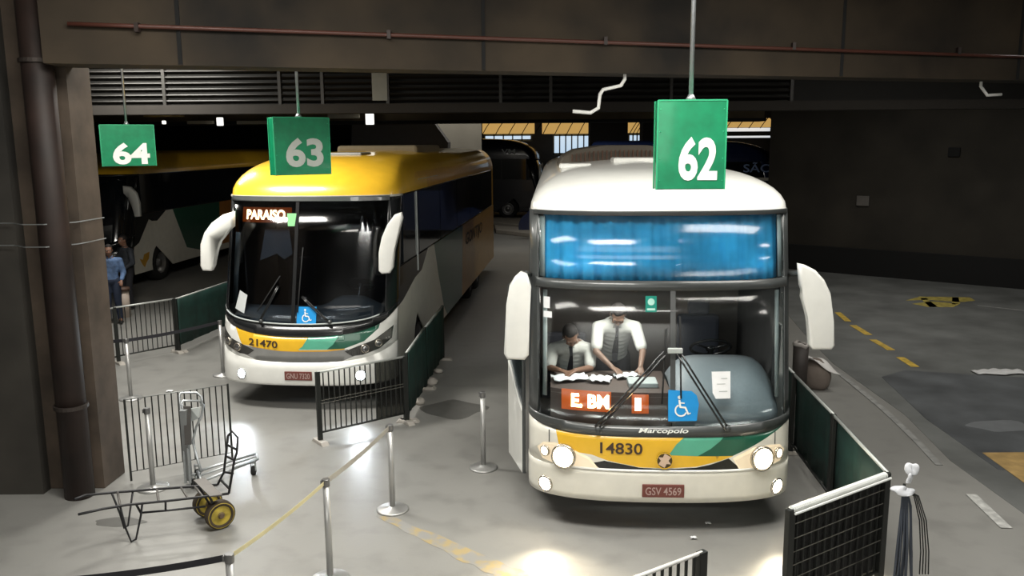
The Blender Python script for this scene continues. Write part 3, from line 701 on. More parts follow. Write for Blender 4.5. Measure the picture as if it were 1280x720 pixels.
for p, q in zip(pl_, pl_[1:]):
    d = (q - p).normalized(); n = Vector((-d.y, d.x, 0)) * .042
    prism(bm, [(p + n)[:2], (p - n)[:2], (q - n)[:2], (q + n)[:2]], .006, .010, lambda a, c, t: Vector((a, c, t)))
tag(build('lane_marking', bm, LWF), 'long worn white lane line curving beside the green barrier', 'road marking', None)
dash((1214, 619), (1258, 661), .11, LW, 'short bright white lane dash near the right foreground', z=.008)
sheet('lane_marking', G((1228, 567), (1330, 566), (1330, 612), (1282, 606)), .009, mat('orange floor paint', (.45, .30, .12), .6, var=.2, scale=6), 'broad orange painted block on the road at the right edge', 'road marking', None, None)
# old yellow figures on the road near the wall
bm = BM()
for ps in ([(1132, 376), (1150, 371), (1212, 372), (1219, 376), (1200, 378), (1160, 375)], [(1140, 380), (1165, 377), (1200, 380), (1192, 384), (1160, 384)], [(1150, 373), (1158, 373), (1172, 384), (1162, 384)], [(1190, 372), (1198, 372), (1200, 380), (1190, 381)]):
    q = [p[:2] for p in G(*ps)]; prism(bm, q, .004, .007, lambda a, c, t: Vector((a, c, t)))
tag(build('road_lettering', bm, mat('rubbed yellow road paint', (.42, .34, .08), .6, var=.3, scale=8)), 'faded yellow painted figures on the road before the dark wall', 'road marking')
dash((1222, 382), (1330, 394), .06, LWF, 'thin pale line on the road by the dark wall', z=.005)
# worn yellow stripe across the bay floor
def stripe_mat():
    m = mat('faded yellow floor paint', (.40, .30, .12), .5, var=.05); nt = m.node_tree; b = nt.nodes['Principled BSDF']
    n = nt.nodes.new('ShaderNodeTexNoise'); n.inputs['Scale'].default_value = 7; n.inputs['Detail'].default_value = 6
    g = nt.nodes.new('ShaderNodeNewGeometry'); nt.links.new(g.outputs['Position'], n.inputs['Vector'])
    rp = nt.nodes.new('ShaderNodeValToRGB'); rp.color_ramp.elements[0].position = .45; rp.color_ramp.elements[1].position = .60
    rp.color_ramp.elements[0].color = (.255, .25, .235, 1); rp.color_ramp.elements[1].color = (.36, .28, .14, 1)
    nt.links.new(n.outputs['Fac'], rp.inputs['Fac']); nt.links.new(rp.outputs['Color'], b.inputs['Base Color']); return m
rd = random.Random(3); up_, dn_ = [], []
for k in range(15):
    t = k / 14; up_.append(ground(474 + 190 * t, 640 + 84 * t - rd.uniform(1, 5) * (.5 + t))[:2]); dn_.append(ground(470 + 170 * t, 644 + 84 * t + rd.uniform(1, 6) * (.5 + t))[:2])
sheet('floor_stripe', up_ + dn_[::-1], .001, stripe_mat(), 'worn patchy yellow stripe on the floor left of the white coach', 'road marking', None, None, .0008)

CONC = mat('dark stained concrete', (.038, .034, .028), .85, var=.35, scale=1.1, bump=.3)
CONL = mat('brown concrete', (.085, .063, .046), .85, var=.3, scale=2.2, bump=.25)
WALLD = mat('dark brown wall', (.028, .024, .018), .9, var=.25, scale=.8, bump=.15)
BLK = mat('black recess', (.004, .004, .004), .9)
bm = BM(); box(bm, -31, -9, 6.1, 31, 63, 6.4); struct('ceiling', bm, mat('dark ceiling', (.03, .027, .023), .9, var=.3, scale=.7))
def wallbox(name, p, q, z0, z1, th, m):
    bm = BM(); d = Vector((q[0] - p[0], q[1] - p[1], 0)).normalized(); n = Vector((-d.y, d.x, 0)) * th
    prism(bm, [p, q, (q[0] + n.x, q[1] + n.y), (p[0] + n.x, p[1] + n.y)], z0, z1, lambda a, c, t: Vector((a, c, t))); return struct(name, bm, m)
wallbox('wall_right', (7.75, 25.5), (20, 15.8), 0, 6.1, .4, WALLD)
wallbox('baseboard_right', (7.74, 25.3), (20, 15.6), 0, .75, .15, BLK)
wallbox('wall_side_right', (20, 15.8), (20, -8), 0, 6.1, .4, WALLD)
wallbox('wall_side_left', (-22, -8), (-22, 50), 0, 6.1, .4, WALLD)
wallbox('wall_front', (-30, -7.5), (30, -7.5), 0, 6.1, .4, WALLD)
wallbox('wall_back', (-30, 48), (30, 48), 0, 6.1, .4, WALLD)
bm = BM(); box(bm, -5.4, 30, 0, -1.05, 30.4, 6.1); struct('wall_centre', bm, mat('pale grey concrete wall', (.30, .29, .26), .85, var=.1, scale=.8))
# small plates on the dark wall
for px, py, s_, m_, lab in ((1079, 251, .14, mat('grey plate', (.12, .11, .10), .6), 'small pale square plate on the dark right wall'), (1193, 190, .12, BLK, 'small dark box high on the right wall')):
    Yw = 24.6 if px < 1100 else 22.2
    Yw = next(y for y in [25.5 - .01 * k for k in range(900)] if (y - 25.5) <= -(at(px, py, y).x - 7.75) * (9.7 / 12.25) or True and (at(px, py, y).x - 7.75) * 9.7 + (y - 25.5) * 12.25 <= 0)
    p = at(px, py, Yw); ang = math.atan2(15.8 - 25.5, 12.25)
    bm = BM(); box(bm, -s_ * 1.2, -.06, -s_, s_ * 1.2, .01, s_, .01); o = build('wall_plate', bm, m_); o.location = p; o.rotation_euler = (0, 0, ang); tag(o, lab, 'plate')
# column with downpipe on the left
bm = BM(); prism(bm, [(-5.5, 8.85), (-4.55, 8.85), (-4.53, 9.3), (-5.1, 10.1), (-6.2, 10.1)], 0, 6.1, lambda a, c, t: Vector((a, c, t)), .01); struct('column_left', bm, CONL)
bm = BM(); box(bm, -16, 8.7, 0, -5.15, 9.3, 6.1); struct('wall_left', bm, CONC)
pp = empty('drain_pipe', (-4.73, 8.66, 0), 0, 'thick dark brown drain pipe running up the concrete column', 'pipe')
PIPE = mat('dark brown pipe paint', (.022, .012, .009), .6, var=.3, scale=3)
bm = BM(); lathe(bm, [(.0, 0), (.15, 0), (.15, 6.08), (0, 6.08)], 28); build('pipe', bm, PIPE, pp, True)
for z in (1.02, 4.6):
    bm = BM(); lathe(bm, [(.145, z - .02), (.172, z - .02), (.172, z + .02), (.145, z + .02)], 24); build('pipe_collar', bm, mat('dull metal', (.05, .04, .035), .6, .5), pp)
for z, lab in ((2.98, 'upper of two pale wires strapped round the column'), (2.75, 'lower of two pale wires strapped round the column')):
    bm = BM(); tube(bm, [(-9, 8.66, z + .02), (-5.15, 8.66, z), (-4.95, 8.49, z), (-4.73, 8.485, z), (-4.56, 8.80, z - .005), (-4.52, 8.87, z), (-4.50, 9.28, z)], .006, 6)
    tag(build('strap_wire', bm, STEEL), lab, 'wire', 'wires on the column')
# main beam
def beam(name, p, q, z0, z1, th, m): return wallbox(name, p, q, z0, z1, th, m)
BP = lambda x: 8.5 + (x + 4.4) * .288
beam('beam_front', (-4.56, BP(-4.56)), (20, BP(20)), 4.56, 6.1, .5, mat('patchy beam concrete', (.030, .021, .012), .9, var=.55, scale=.9, bump=.3))  # strong mottling puts the lit blotches of the beam into its colour
bm = BM()
for k_, x in enumerate((-3.35, -.3, 4.2, 6.9)):
    bm = BM(); box(bm, x - .02, BP(x) - .012, 4.57, x + .02, BP(x) + .05, 6.08); struct('trim_%d' % (5 + k_), bm, BLK)
bm = BM(); xs = [-4.3 + .6 * k for k in range(20)]
tube(bm, [(x, BP(x) - .05, 4.93 - .006 * (x + 4.3)) for x in xs], .022, 8); pr_ = build('fire_pipe', bm, mat('dull red pipe paint', (.07, .022, .014), .5), None, True)
tag(pr_, 'thin dull red pipe running along the front beam', 'pipe')
for x in xs[1::4]:
    bm = BM(); box(bm, x - .02, BP(x) - .08, 4.87, x + .02, BP(x) - .01, 4.96); build('pipe_clamp', bm, PIPE, pr_)
# louvred band behind the beam
lv = empty('ventilation_louver', (0, 17.2, 0), 0, 'long dark louvred band with horizontal slats under the roof', 'louver')
SLAT = mat('dark metal slat', (.016, .014, .012), .5, .2)
bm = BM()
for k in range(8):
    z = 4.62 + .115 * k; mt = Matrix.Translation((0, 0, z)) @ Matrix.Rotation(R(-28), 4, 'X'); box(bm, -9.0, -.055, -.012, 5.6, .055, .012, 0, mt)
build('slat', bm, SLAT, lv)
for x in (-9, -6.9, -4.6, -3.75, -2.45, -.2, .8, 3.2, 5.6):
    bm = BM(); box(bm, x - .03, -.07, 4.56, x + .03, .07, 5.5); build('louver_post', bm, mat('dark metal post', (.03, .028, .025), .5), lv)
for x0, x1 in ((-2.75, -2.45), ):
    bm = BM(); box(bm, x0, -.10, 4.62, x1, -.07, 5.2); build('junction_box', bm, mat('grey box', (.2, .2, .17), .5), lv)
bm = BM(); box(bm, -9.2, 17.1, 4.38, 20, 17.6, 4.56); struct('beam_middle', bm, mat('dark beam', (.028, .024, .02), .9))
bm = BM(); box(bm, -9.2, 17.7, 4.4, 20, 17.8, 6.1); struct('beam_back', bm, mat('back of louver', (.02, .019, .017), .8))
bm = BM(); box(bm, -20, 26, 4.45, 7.7, 26.5, 6.1); struct('beam_rear', bm, mat('rear beam', (.16, .12, .07), .9, var=.4, scale=.5))
bm = BM(); box(bm, -20, 25.8, 4.38, 7.7, 26.6, 4.47); struct('trim_4', bm, BLK)
# dark bulkhead before the grey wall
bm = BM(); prism(bm, [(435, 324), (440, 146), (537, 146), (560, 178), (556, 324)], 0, 1.2, lambda a, c, t: at(a, c, 27.5) + Vector((0, t, 0)))
tag(build('equipment_housing', bm, mat('dark housing', (.03, .03, .035), .6)), 'dark angular housing against the pale grey wall', 'housing')
# rear shopfront: canopies and daylight windows
WIN = mat('daylight pane', (.6, .7, .8), .5, emit=(.55, .72, .9), es=.9)
CAN = mat('yellow canopy with added glow', (.75, .48, .12), .6, emit=(1, .6, .18), es=.5, var=.3, scale=1.2)  # awnings are no lamps; emission stands in for the light on them
WSTR = mat('bright strip', (.8, .8, .8), .5, emit=(.9, .95, 1), es=.7)
def framed(i, a, c, Y, n):
    p, q = at(a[0], a[1], Y), at(c[0], c[1], Y); x0, x1, z0, z1 = p.x, q.x, q.z, p.z
    bm = BM(); box(bm, x0, Y - .02, z0, x1, Y + .02, z1); w = tag(build('window_%d' % i, bm, WIN), kind='structure')
    bm = BM()
    for k in range(n + 1):
        x = x0 + (x1 - x0) * k / n; box(bm, x - .035, Y - .07, z0 - .04, x + .035, Y - .03, z1 + .04)
    for z in (z0, z1): box(bm, x0 - .05, Y - .07, z - .05, x1 + .05, Y - .03, z + .05)
    build('window_frame', bm, mat('pale blue mullion', (.14, .18, .24), .5), w)
framed(1, (692, 169), (737, 192), 46.5, 6); framed(2, (786, 168), (801, 186), 46.5, 3); framed(3, (606, 169), (664, 175), 46.5, 5)
bm = BM()
for k, (a, c) in enumerate((((612, 148), (632, 152)), ((644, 148), (664, 152)), ((690, 146), (737, 150)), ((788, 146), (802, 151)), ((908, 160), (962, 164)), ((905, 170), (968, 172)))):
    p, q = at(*a, 46.6), at(*c, 46.6)
    bm = BM(); box(bm, p.x, 46.5, q.z, q.x, 46.6, p.z); o = tag(build('window_%d' % (k + 4), bm, WSTR), kind='structure')
labs = ('leftmost yellow canopy with added glow above the far windows', 'yellow canopy with added glow above the curtained far window', 'short yellow canopy left of sign 62', 'yellow canopy with added glow right of sign 62')
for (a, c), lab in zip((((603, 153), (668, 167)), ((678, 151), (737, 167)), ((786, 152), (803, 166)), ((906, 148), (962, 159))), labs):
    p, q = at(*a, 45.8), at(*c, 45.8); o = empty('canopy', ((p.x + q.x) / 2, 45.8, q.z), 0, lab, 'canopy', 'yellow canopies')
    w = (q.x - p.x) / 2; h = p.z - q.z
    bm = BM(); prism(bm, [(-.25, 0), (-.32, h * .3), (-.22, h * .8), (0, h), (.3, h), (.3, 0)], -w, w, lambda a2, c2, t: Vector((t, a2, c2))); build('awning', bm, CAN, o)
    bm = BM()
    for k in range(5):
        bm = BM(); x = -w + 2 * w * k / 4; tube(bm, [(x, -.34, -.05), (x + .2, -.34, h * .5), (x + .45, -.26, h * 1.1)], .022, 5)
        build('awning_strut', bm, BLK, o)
for i, (a, c) in enumerate((((738, 140), (784, 200)), ((804, 140), (822, 200)))):
    p, q = at(*a, 40), at(*c, 40); bm = BM(); box(bm, p.x, 40, 0, q.x, 41, 6.1); struct('column_%s' % ('rear' if i == 0 else 'back'), bm, mat('dark column', (.03, .027, .025), .9))
# ceiling lamps far back
sh = empty('pendant_lamp', at(655, 150, 38), 0, 'wide pale lamp shade glowing under the far ceiling', 'lamp')
bm = BM(); lathe(bm, [(.02, .55), (.35, .5), (.62, .05), (.60, 0), (.32, .44), (.02, .5)], 20); build('lamp_shade', bm, mat('warm shade', (.7, .65, .5), .6, emit=(1, .9, .65), es=.35), sh, True)
bm = BM(); tube(bm, [(0, 0, .5), (0, 0, 2.1)], .015, 6); build('cord', bm, BLK, sh)
for (x, y, w, h), lab in zip(((275, 152, .09, .12), (462, 142, .12, .32), (205, 153, .05, .05)), ('small square white lamp between signs 64 and 63', 'upright bright white lamp right of sign 63', 'tiny lamp left under the rear beam')):
    p = at(x, y, 25.5); o = empty('ceiling_lamp', p, 0, lab, 'lamp', 'lamps under the rear beam'); bm = BM(); box(bm, -w, -.05, -h, w, .05, h, .02)
    build('diffuser', bm, mat('lamp diffuser', (1, 1, 1), .5, emit=(1, .98, .9), es=1.6), o); bm = BM(); box(bm, -w * 1.2, .05, -h * 1.1, w * 1.2, .14, h * 1.1); build('housing', bm, BLK, o)
for (a, c), lab in zip((((180, 133), (230, 146)), ((410, 137), (450, 148)), ((235, 151), (268, 155)), ((297, 151), (352, 155))), ('golden patch of painted light on the rear beam above sign 64', 'grey patch on the rear beam above sign 63', 'short pale strip left of the square lamp', 'long pale strip right of the square lamp')):
    p, q = at(*a, 25.7), at(*c, 25.7); bm = BM(); box(bm, p.x, 25.6, q.z, q.x, 25.75, p.z, .01)
    tag(build('beam_patch', bm, mat('painted gold light', (.5, .34, .12), .5, var=.3, scale=3) if a[0] == 180 else mat('grey panel', (.42, .38, .3), .5)), lab, 'panel', 'panels on the rear beam')  # the golden one is light on the beam, painted as a patch
# far kerbs
for k, (ps, lab) in enumerate(((((616, 276), (652, 277), (668, 284), (668, 288), (612, 282)), 'farther pale kerb island behind the yellow-roofed coach'), (((618, 286), (664, 290), (664, 297), (620, 292)), 'nearer pale kerb island behind the yellow-roofed coach'))):
    q = [p[:2] for p in G(*ps)]; bm = BM(); prism(bm, q, 0, .18, lambda a, c, t: Vector((a, c, t)), .03); tag(build('kerb_island', bm, mat('pale kerb concrete', (.34, .31, .27), .8)), lab, 'kerb')

# ================================================================== hanging signs
SG = mat('sign green enamel', (.003, .20, .085), .35, var=.12, scale=8, coat=.3)
SGL = mat('sign edge green', (.02, .33, .15), .5)
def sign(num, px, py, Y, yaw, w, h, d, tx, rodtop, label, numm=SIGNW):
    c = at(px, py, Y); o = empty('bay_sign', c, yaw, label, 'sign', 'green hanging bay signs')
    bm = BM(); box(bm, -w / 2, -d / 2, -h / 2, w / 2, d / 2, h / 2, .008); build('sign_box', bm, SG, o)
    bm = BM()
    for sx in (-1, 1):
        box(bm, sx * w / 2 - .006, -d / 2 - .004, -h / 2, sx * w / 2 + .006, -d / 2 + .01, h / 2)
        box(bm, sx * w / 2 - .006, d / 2 - .01, -h / 2, sx * w / 2 + .006, d / 2 + .004, h / 2)
    box(bm, -w / 2, -d / 2 - .004, h / 2 - .006, w / 2, -d / 2 + .01, h / 2 + .006)
    build('sign_edge', bm, SGL, o)
    bm = BM(); tube(bm, [(0, 0, h / 2), (0, 0, rodtop - c.z)], .019, 8); lathe(bm, [(.0, h / 2 + .05), (.02, h / 2 + .05), (.05, h / 2), (0, h / 2)], 12); build('hanging_rod', bm, STEEL, o, True)
    x0, z0, x1, z1 = tx
    lettering('sign_number', num, x0 * w / 2, z0 * h / 2, x1 * w / 2, z1 * h / 2, lambda a, e, off: Vector((a, -d / 2 - off, e)), numm, o, .006, .035)
    for sx in (-1, 1):
        for sz in (-.8, -.3, .3, .8):
            bm = BM(); lathe(bm, [(0, .004), (.004, .003), (.006, 0)], 8, Matrix.Translation((sx * (w / 2 - .022), -d / 2, sz * h / 2)) @ Matrix.Rotation(PI / 2, 4, 'X')); build('rivet', bm, SGL, o)
    return o
sign('62', 862, 181.5, 7.0, R(-1), .555, .715, .16, (-.37, -.80, .77, .19), 6.08, 'large green hanging sign with white number 62')
sign('63', 375, 183, 10.6, R(38), .73, .70, .16, (-.62, -.72, .74, .30), 6.08, 'turned green hanging sign with number 63 in shaded grey', mat('shaded lettering', (.45, .48, .44), .5))  # white number greyed to carry the shade on this turned face
sign('64', 160, 182, 13.7, R(28), .79, .65, .16, (-.60, -.92, .78, .14), 6.08, 'small green hanging sign with white number 64')

# ================================================================== crowd barriers
BARM = mat('dark barrier paint', (.02, .022, .02), .5, .3)
RAILW = mat('pale worn rail', (.5, .52, .5), .5, .4)
TARP = mat('dark green tarpaulin', (.006, .034, .027), .7, var=.25, scale=5, bump=.2)
MESH = glass_mat('fine dark netting', (.30, .30, .28), .02, .6)
def barrier(p, q, label, h=1.0, bars=14, tarp=None, net=None, rail=RAILW, post=.03, feet=True, rows=(), groupn='barriers', ends=(1, 1), z0=.14, barr=.008, railr=.016, low=True):
    p, q = Vector((p[0], p[1], 0)), Vector((q[0], q[1], 0)); d = q - p; L = d.length; a = math.atan2(d.y, d.x)
    o = empty('crowd_barrier', p, a, label, 'barrier', groupn)
    bm = BM(); tube(bm, [(0, 0, h), (L, 0, h)], railr, 8); build('top_rail', bm, rail, o, True)
    bm = BM(); tube(bm, [(0, 0, z0), (L, 0, z0)], .014 if low else .004, 8); build('bottom_rail', bm, BARM, o, True)
    for x, e in ((0, ends[0]), (L, ends[1])):
        if not e: continue
        bm = BM(); box(bm, x - post, -post * .7, .03, x + post, post * .7, h + .01, .005); ps = build('post', bm, BARM, o)
        if feet:
            bm = BM(); prism(bm, [(-.16, 0), (.16, 0), (.12, .045), (-.12, .045)], x - .05, x + .05, lambda u, v, t: Vector((t, u, v)), .008); build('foot', bm, mat('pale concrete foot', (.45, .42, .38), .8), ps)
    if bars:
        bm = BM()
        for k in range(1, bars): x = L * k / bars; tube(bm, [(x, 0, z0), (x, 0, h)], barr, 6)
        build('bar_grille', bm, BARM, o)
    if rows:
        bm = BM()
        for z in rows: tube(bm, [(0, -.012, z), (L, -.012, z)], .0035, 5)
        build('cross_wire', bm, mat('bright wire', (.22, .21, .18), .4, .7), o)
    if tarp:
        bm = BM(); n = int((tarp[1] - tarp[0]) * 12) + 2; g = []
        for k in range(n + 1):
            x = tarp[0] + (tarp[1] - tarp[0]) * k / n; w = .010 * math.sin(k * .9) + .006 * math.sin(k * 2.3)
            g.append([bm.verts.new((x, -.03 + w * s, z)) for z, s in ((tarp[2], 1.3), (tarp[2] + (h - tarp[2]) * .35, 1), (tarp[2] + (h - tarp[2]) * .7, .7), (h - .005, .2))])
        for A, B in zip(g, g[1:]):
            for k in range(3): bm.faces.new((A[k], B[k], B[k + 1], A[k + 1]))
        t = build('tarpaulin', bm, TARP, o, True); t.modifiers.new('t', 'SOLIDIFY').thickness = .006
    if net:
        bm = BM(); box(bm, net[0], .012, z0, net[1], .016, h); build('netting', bm, MESH, o)
    return o, L
g_ = ground
barrier((-7.6, 13.4), (-6.9, 14.25), 'barred barrier half hidden behind the concrete column', bars=9, ends=(1, 0))
barrier((-6.9, 14.3), (-6.19, 15.1), 'barred barrier panel with pale top rail in the far left bay', bars=12)
barrier((-6.15, 15.1), (-5.75, 17.6), 'green covered barrier running back beside the yellow-roofed coach', bars=0, tarp=(.0, 2.5, .14))
barrier((-5.73, 17.7), (-5.5, 20.4), 'farthest green covered barrier in the far left bay', bars=0, tarp=(.0, 2.7, .14))
barrier((-2.46, 10.25), (-1.46, 11.02), 'barred barrier with netting before the yellow-roofed coach', h=.93, bars=17, net=(.82, 1.24), rows=(.52, .56), barr=.009, rail=RAILW)
barrier((-1.44, 11.05), (-1.36, 12.6), 'green covered barrier beside the yellow-roofed coach, nearest section', h=.97, bars=0, tarp=(0, 1.55, .12))
barrier((-1.35, 12.65), (-1.22, 14.4), 'green covered barrier beside the yellow-roofed coach, rear section', h=.97, bars=0, tarp=(0, 1.75, .12))
barrier((-4.31, 8.98), (-3.36, 9.57), 'barred barrier behind the luggage trolley', h=.98, bars=16, rail=mat('thin dull rail', (.25, .26, .25), .5, .4), railr=.006, feet=False, post=.012, low=False)
o, L_ = barrier((2.10, 5.99), (3.12, 6.66), 'foreground barrier with ribbed white top and wire netting', h=1.0, bars=14, net=(.05, 1.2), rows=(.88, .76, .65, .54, .43, .32), post=.035)
bm = BM()
for k in range(60):
    x = .02 + (L_ - .04) * k / 59; lathe(bm, [(0, -.008), (.026, -.008), (.03, 0), (.026, .008), (0, .008)], 10, Matrix.Translation((x, 0, 1.0)) @ Matrix.Rotation(PI / 2, 4, 'Y'))
build('ribbed_cover', bm, mat('white ribbed plastic', (.7, .72, .7), .5), o)
bm = BM(); tube(bm, [(0, -.045, .985), (L_, -.045, .985)], .010, 8); build('front_rail', bm, mat('white ribbed plastic', (.7, .72, .7), .5), o)
bm = BM(); box(bm, .02, .03, .15, .22, .04, .96); box(bm, .22, .03, .15, L_, .035, .93); build('backing_sheet', bm, mat('dark olive sheet', (.03, .033, .025), .7, var=.4, scale=9), o)
barrier((3.15, 6.70), (3.27, 8.2), 'green covered barrier beside the white coach, nearest section', bars=0, tarp=(0, 1.5, .12))
barrier((3.28, 8.24), (3.38, 9.75), 'green covered barrier beside the white coach, middle section', bars=0, tarp=(0, 1.5, .12))
barrier((3.39, 9.79), (3.5, 11.4), 'green covered barrier beside the white coach, rear section', bars=0, tarp=(0, 1.6, .12))
barrier((.55, 4.85), (1.28, 5.33), 'barred barrier with white top rail cut by the bottom edge', bars=12, post=.035, barr=.012, railr=.014, rail=mat('white rail', (.75, .75, .72), .5))

# ================================================================== queue posts
def stanchion(p, label, h=.93, ring=True):
    o = empty('queue_post', (p[0], p[1], 0), 0, label, 'queue post', 'steel queue posts')
    bm = BM(); lathe(bm, [(0, 0), (.165, 0), (.168, .012), (.15, .022), (.05, .032), (.04, .045), (0, .045)], 28); build('base', bm, CHROME, o, True)
    bm = BM(); lathe(bm, [(0, .03), (.029, .03), (.029, h - .06), (.029, h - .06)], 20); lathe(bm, [(.029, h - .06), (0, h - .06)], 20); build('pole', bm, CHROME, o, True)
    bm = BM(); lathe(bm, [(0, h - .065), (.033, h - .065), (.034, h - .004), (.03, h), (0, h)], 20); box(bm, -.044, -.018, h - .055, -.03, .018, h - .012); build('belt_head', bm, mat('grey post cap', (.2, .2, .2), .35, .7), o)
    return o
S = {}
S1 = stanchion((-.35, 9.37), 'lone steel queue post left of the white coach')
S2 = stanchion((-1.26, 8.24), 'steel queue post with the light belt, before the barred barrier')
S3 = stanchion((-1.61, 6.83), 'tall foreground queue post cut by the bottom edge')
S4 = stanchion((-2.0, 5.5), 'queue post whose top shows at the bottom edge')
S5 = stanchion((-5.76, 12.22), 'queue post with black belt near the concrete column')
S6 = stanchion((-4.80, 13.5), 'dark thin queue post at the corner of the yellow-roofed coach')
S7 = stanchion((-4.01, 8.85), 'queue post standing behind the trolley frame, nearer the column')
def belt(p, q, z0, z1, m, label, sag=.02, w=.05):
    bm = BM(); p, q = Vector((p[0], p[1], z0)), Vector((q[0], q[1], z1)); d = (q - p).normalized(); s, e = p + d * .04, q - d * .04
    A = []; n = Vector((-d.y, d.x, 0)).normalized() * .0012
    for k in range(13):
        t = k / 12; c = s + (e - s) * t - Vector((0, 0, sag * 4 * t * (1 - t))); A.append([bm.verts.new(c + n * sg + Vector((0, 0, dz))) for sg, dz in ((1, w / 2), (1, -w / 2), (-1, -w / 2), (-1, w / 2))])
    for X0, X1 in zip(A, A[1:]):
        for k in range(4): bm.faces.new((X0[k], X0[(k + 1) % 4], X1[(k + 1) % 4], X1[k]))
    bm.faces.new(A[0]); bm.faces.new(A[-1][::-1]); return tag(build('queue_belt', bm, m), label, 'belt', 'queue belts')
BLT = mat('pale grey belt', (.40, .38, .33), .7); BLTY = mat('pale yellow belt', (.62, .56, .33), .7); BLTK = mat('black belt', (.015, .015, .02), .7)
belt((-1.26, 8.24), (-1.61, 6.83), .90, .90, BLT, 'pale grey belt between two steel queue posts')
belt((-1.61, 6.83), (-2.0, 5.5), .90, .90, BLTY, 'pale yellow belt descending to the bottom edge', w=.035)
belt((-2.0, 5.5), (-3.2, 5.2), .90, .88, BLTK, 'short black belt in the bottom foreground')
belt((-5.76, 12.22), (-4.80, 13.5), .90, .90, BLTK, 'black belt running to the yellow-roofed coach')
belt((-5.76, 12.22), (-7.2, 12.4), .90, .84, BLTK, 'black belt running behind the concrete column')

# ================================================================== trolleys
BLKT = mat('black painted tube', (.02, .02, .022), .45, .4)
TUB = mat('worn grey tube', (.16, .15, .14), .5, .5)
t = empty('hand_truck', ground(215, 660), 0, 'long black tube hand truck with yellow wheels beside the column', 'hand truck')
o_ = t.location.copy(); T = lambda px, py, z: ground(px, py, z) - o_
def part(name, paths, r, m, parent, seg=8):
    bm = BM()
    for pth in paths: tube(bm, pth, r, seg)
    return build(name, bm, m, parent, True)
far = [T(93, 624, .46), T(107, 619, .44), T(143, 615.5, .41), T(200, 611, .40), (T(257, 607, .40))]
near = [T(98, 643, .44), T(129, 636, .41), T(159, 631, .39), T(210, 626, .38), (T(262, 620, .38)), T(286, 617, .38)]
far.append(T(272, 606, .40))
part('side_rail', [far], .013, BLKT, t); part('side_rail', [near], .013, BLKT, t)
def mix(A, u):
    n = len(A) - 1; k = min(int(u * n), n - 1); return A[k].lerp(A[k + 1], u * n - k)
for q_ in ([T(150, 631, .39), T(147, 615, .41)], [T(198, 626, .38), T(196, 611, .40)], [T(235, 623, .38), T(226, 609, .40)], [T(254, 621, .38), T(243, 608, .40)]): part('cross_bar', [q_], .011, TUB, t)
bm = BM(); q = [T(262, 620, .40), T(278, 618, .40), T(256, 597, .42), T(242, 600, .42)]
v = [bm.verts.new(p) for p in q] + [bm.verts.new(p - Vector((0, 0, .012))) for p in q]
for f in ((0, 1, 2, 3), (7, 6, 5, 4), (0, 4, 5, 1), (1, 5, 6, 2), (2, 6, 7, 3), (3, 7, 4, 0)): bm.faces.new([v[i] for i in f])
build('deck_plate', bm, TUB, t)
part('lower_brace', [[T(176, 641, .28), T(210, 638, .28), T(257, 633, .27)], [T(207, 638, .28), T(207, 627, .38)], [T(176, 641, .28), T(170, 630, .38)]], .011, BLKT, t)
part('leg', [[T(150, 632, .39), T(157, 660, .15), T(164, 677, .01), T(170, 674, .02), T(176, 645, .26), T(178, 629, .38)]], .010, BLKT, t)
part('leg', [[T(140, 617, .41), T(150, 642, .2), T(155, 660, .05), T(160, 657, .06), T(166, 614, .40)]], .010, BLKT, t)
part('end_rack', [[T(286, 617, .38), T(293, 575, .70), T(296, 566, .77), T(297.5, 547, .92), T(290, 539, .97), T(285, 545, .93)], [T(272, 606, .40), T(280, 590, .52), T(285, 545, .93)], [T(280, 590, .52), T(291, 592, .57)], [T(282, 570, .70), T(293, 575, .70)], [T(284, 556, .84), T(296, 562, .80)], [T(276, 600, .45), T(286, 610, .44)]], .012, BLKT, t)
ax = Vector((.62, -.78, 0)).normalized(); wc = ground(275, 643.5, .14) - o_; wc.z = .145 - o_.z
for k, c in enumerate((wc, wc - ax * .36)):
    mt = Matrix.Translation(c) @ Vector((0, 0, 1)).rotation_difference(ax).to_matrix().to_4x4()
    bm = BM(); lathe(bm, [(.10, -.045), (.135, -.045), (.145, -.03), (.145, .03), (.135, .045), (.10, .045), (.10, -.045)], 28, mt); w_ = build('wheel', bm, mat('brown rubber', (.05, .035, .02), .8), t, True)
    bm = BM(); lathe(bm, [(0, .05), (.03, .05), (.035, .03), (.10, .03), (.128, .048), (.132, .04), (.11, .0), (0, 0)], 28, mt); build('wheel_disc', bm, mat('worn yellow enamel', (.50, .38, .05), .5, var=.3, scale=12), w_, True)
    bm = BM(); lathe(bm, [(0, .062), (.022, .062), (.036, .04), (0, .04)], 16, mt); build('hub', bm, mat('rusty hub', (.12, .08, .05), .6), w_)
part('axle', [[wc, wc - ax * .36], [wc - ax * .08, T(262, 621, .38)], [wc - ax * .28, T(248, 608, .40)]], .012, BLKT, t)
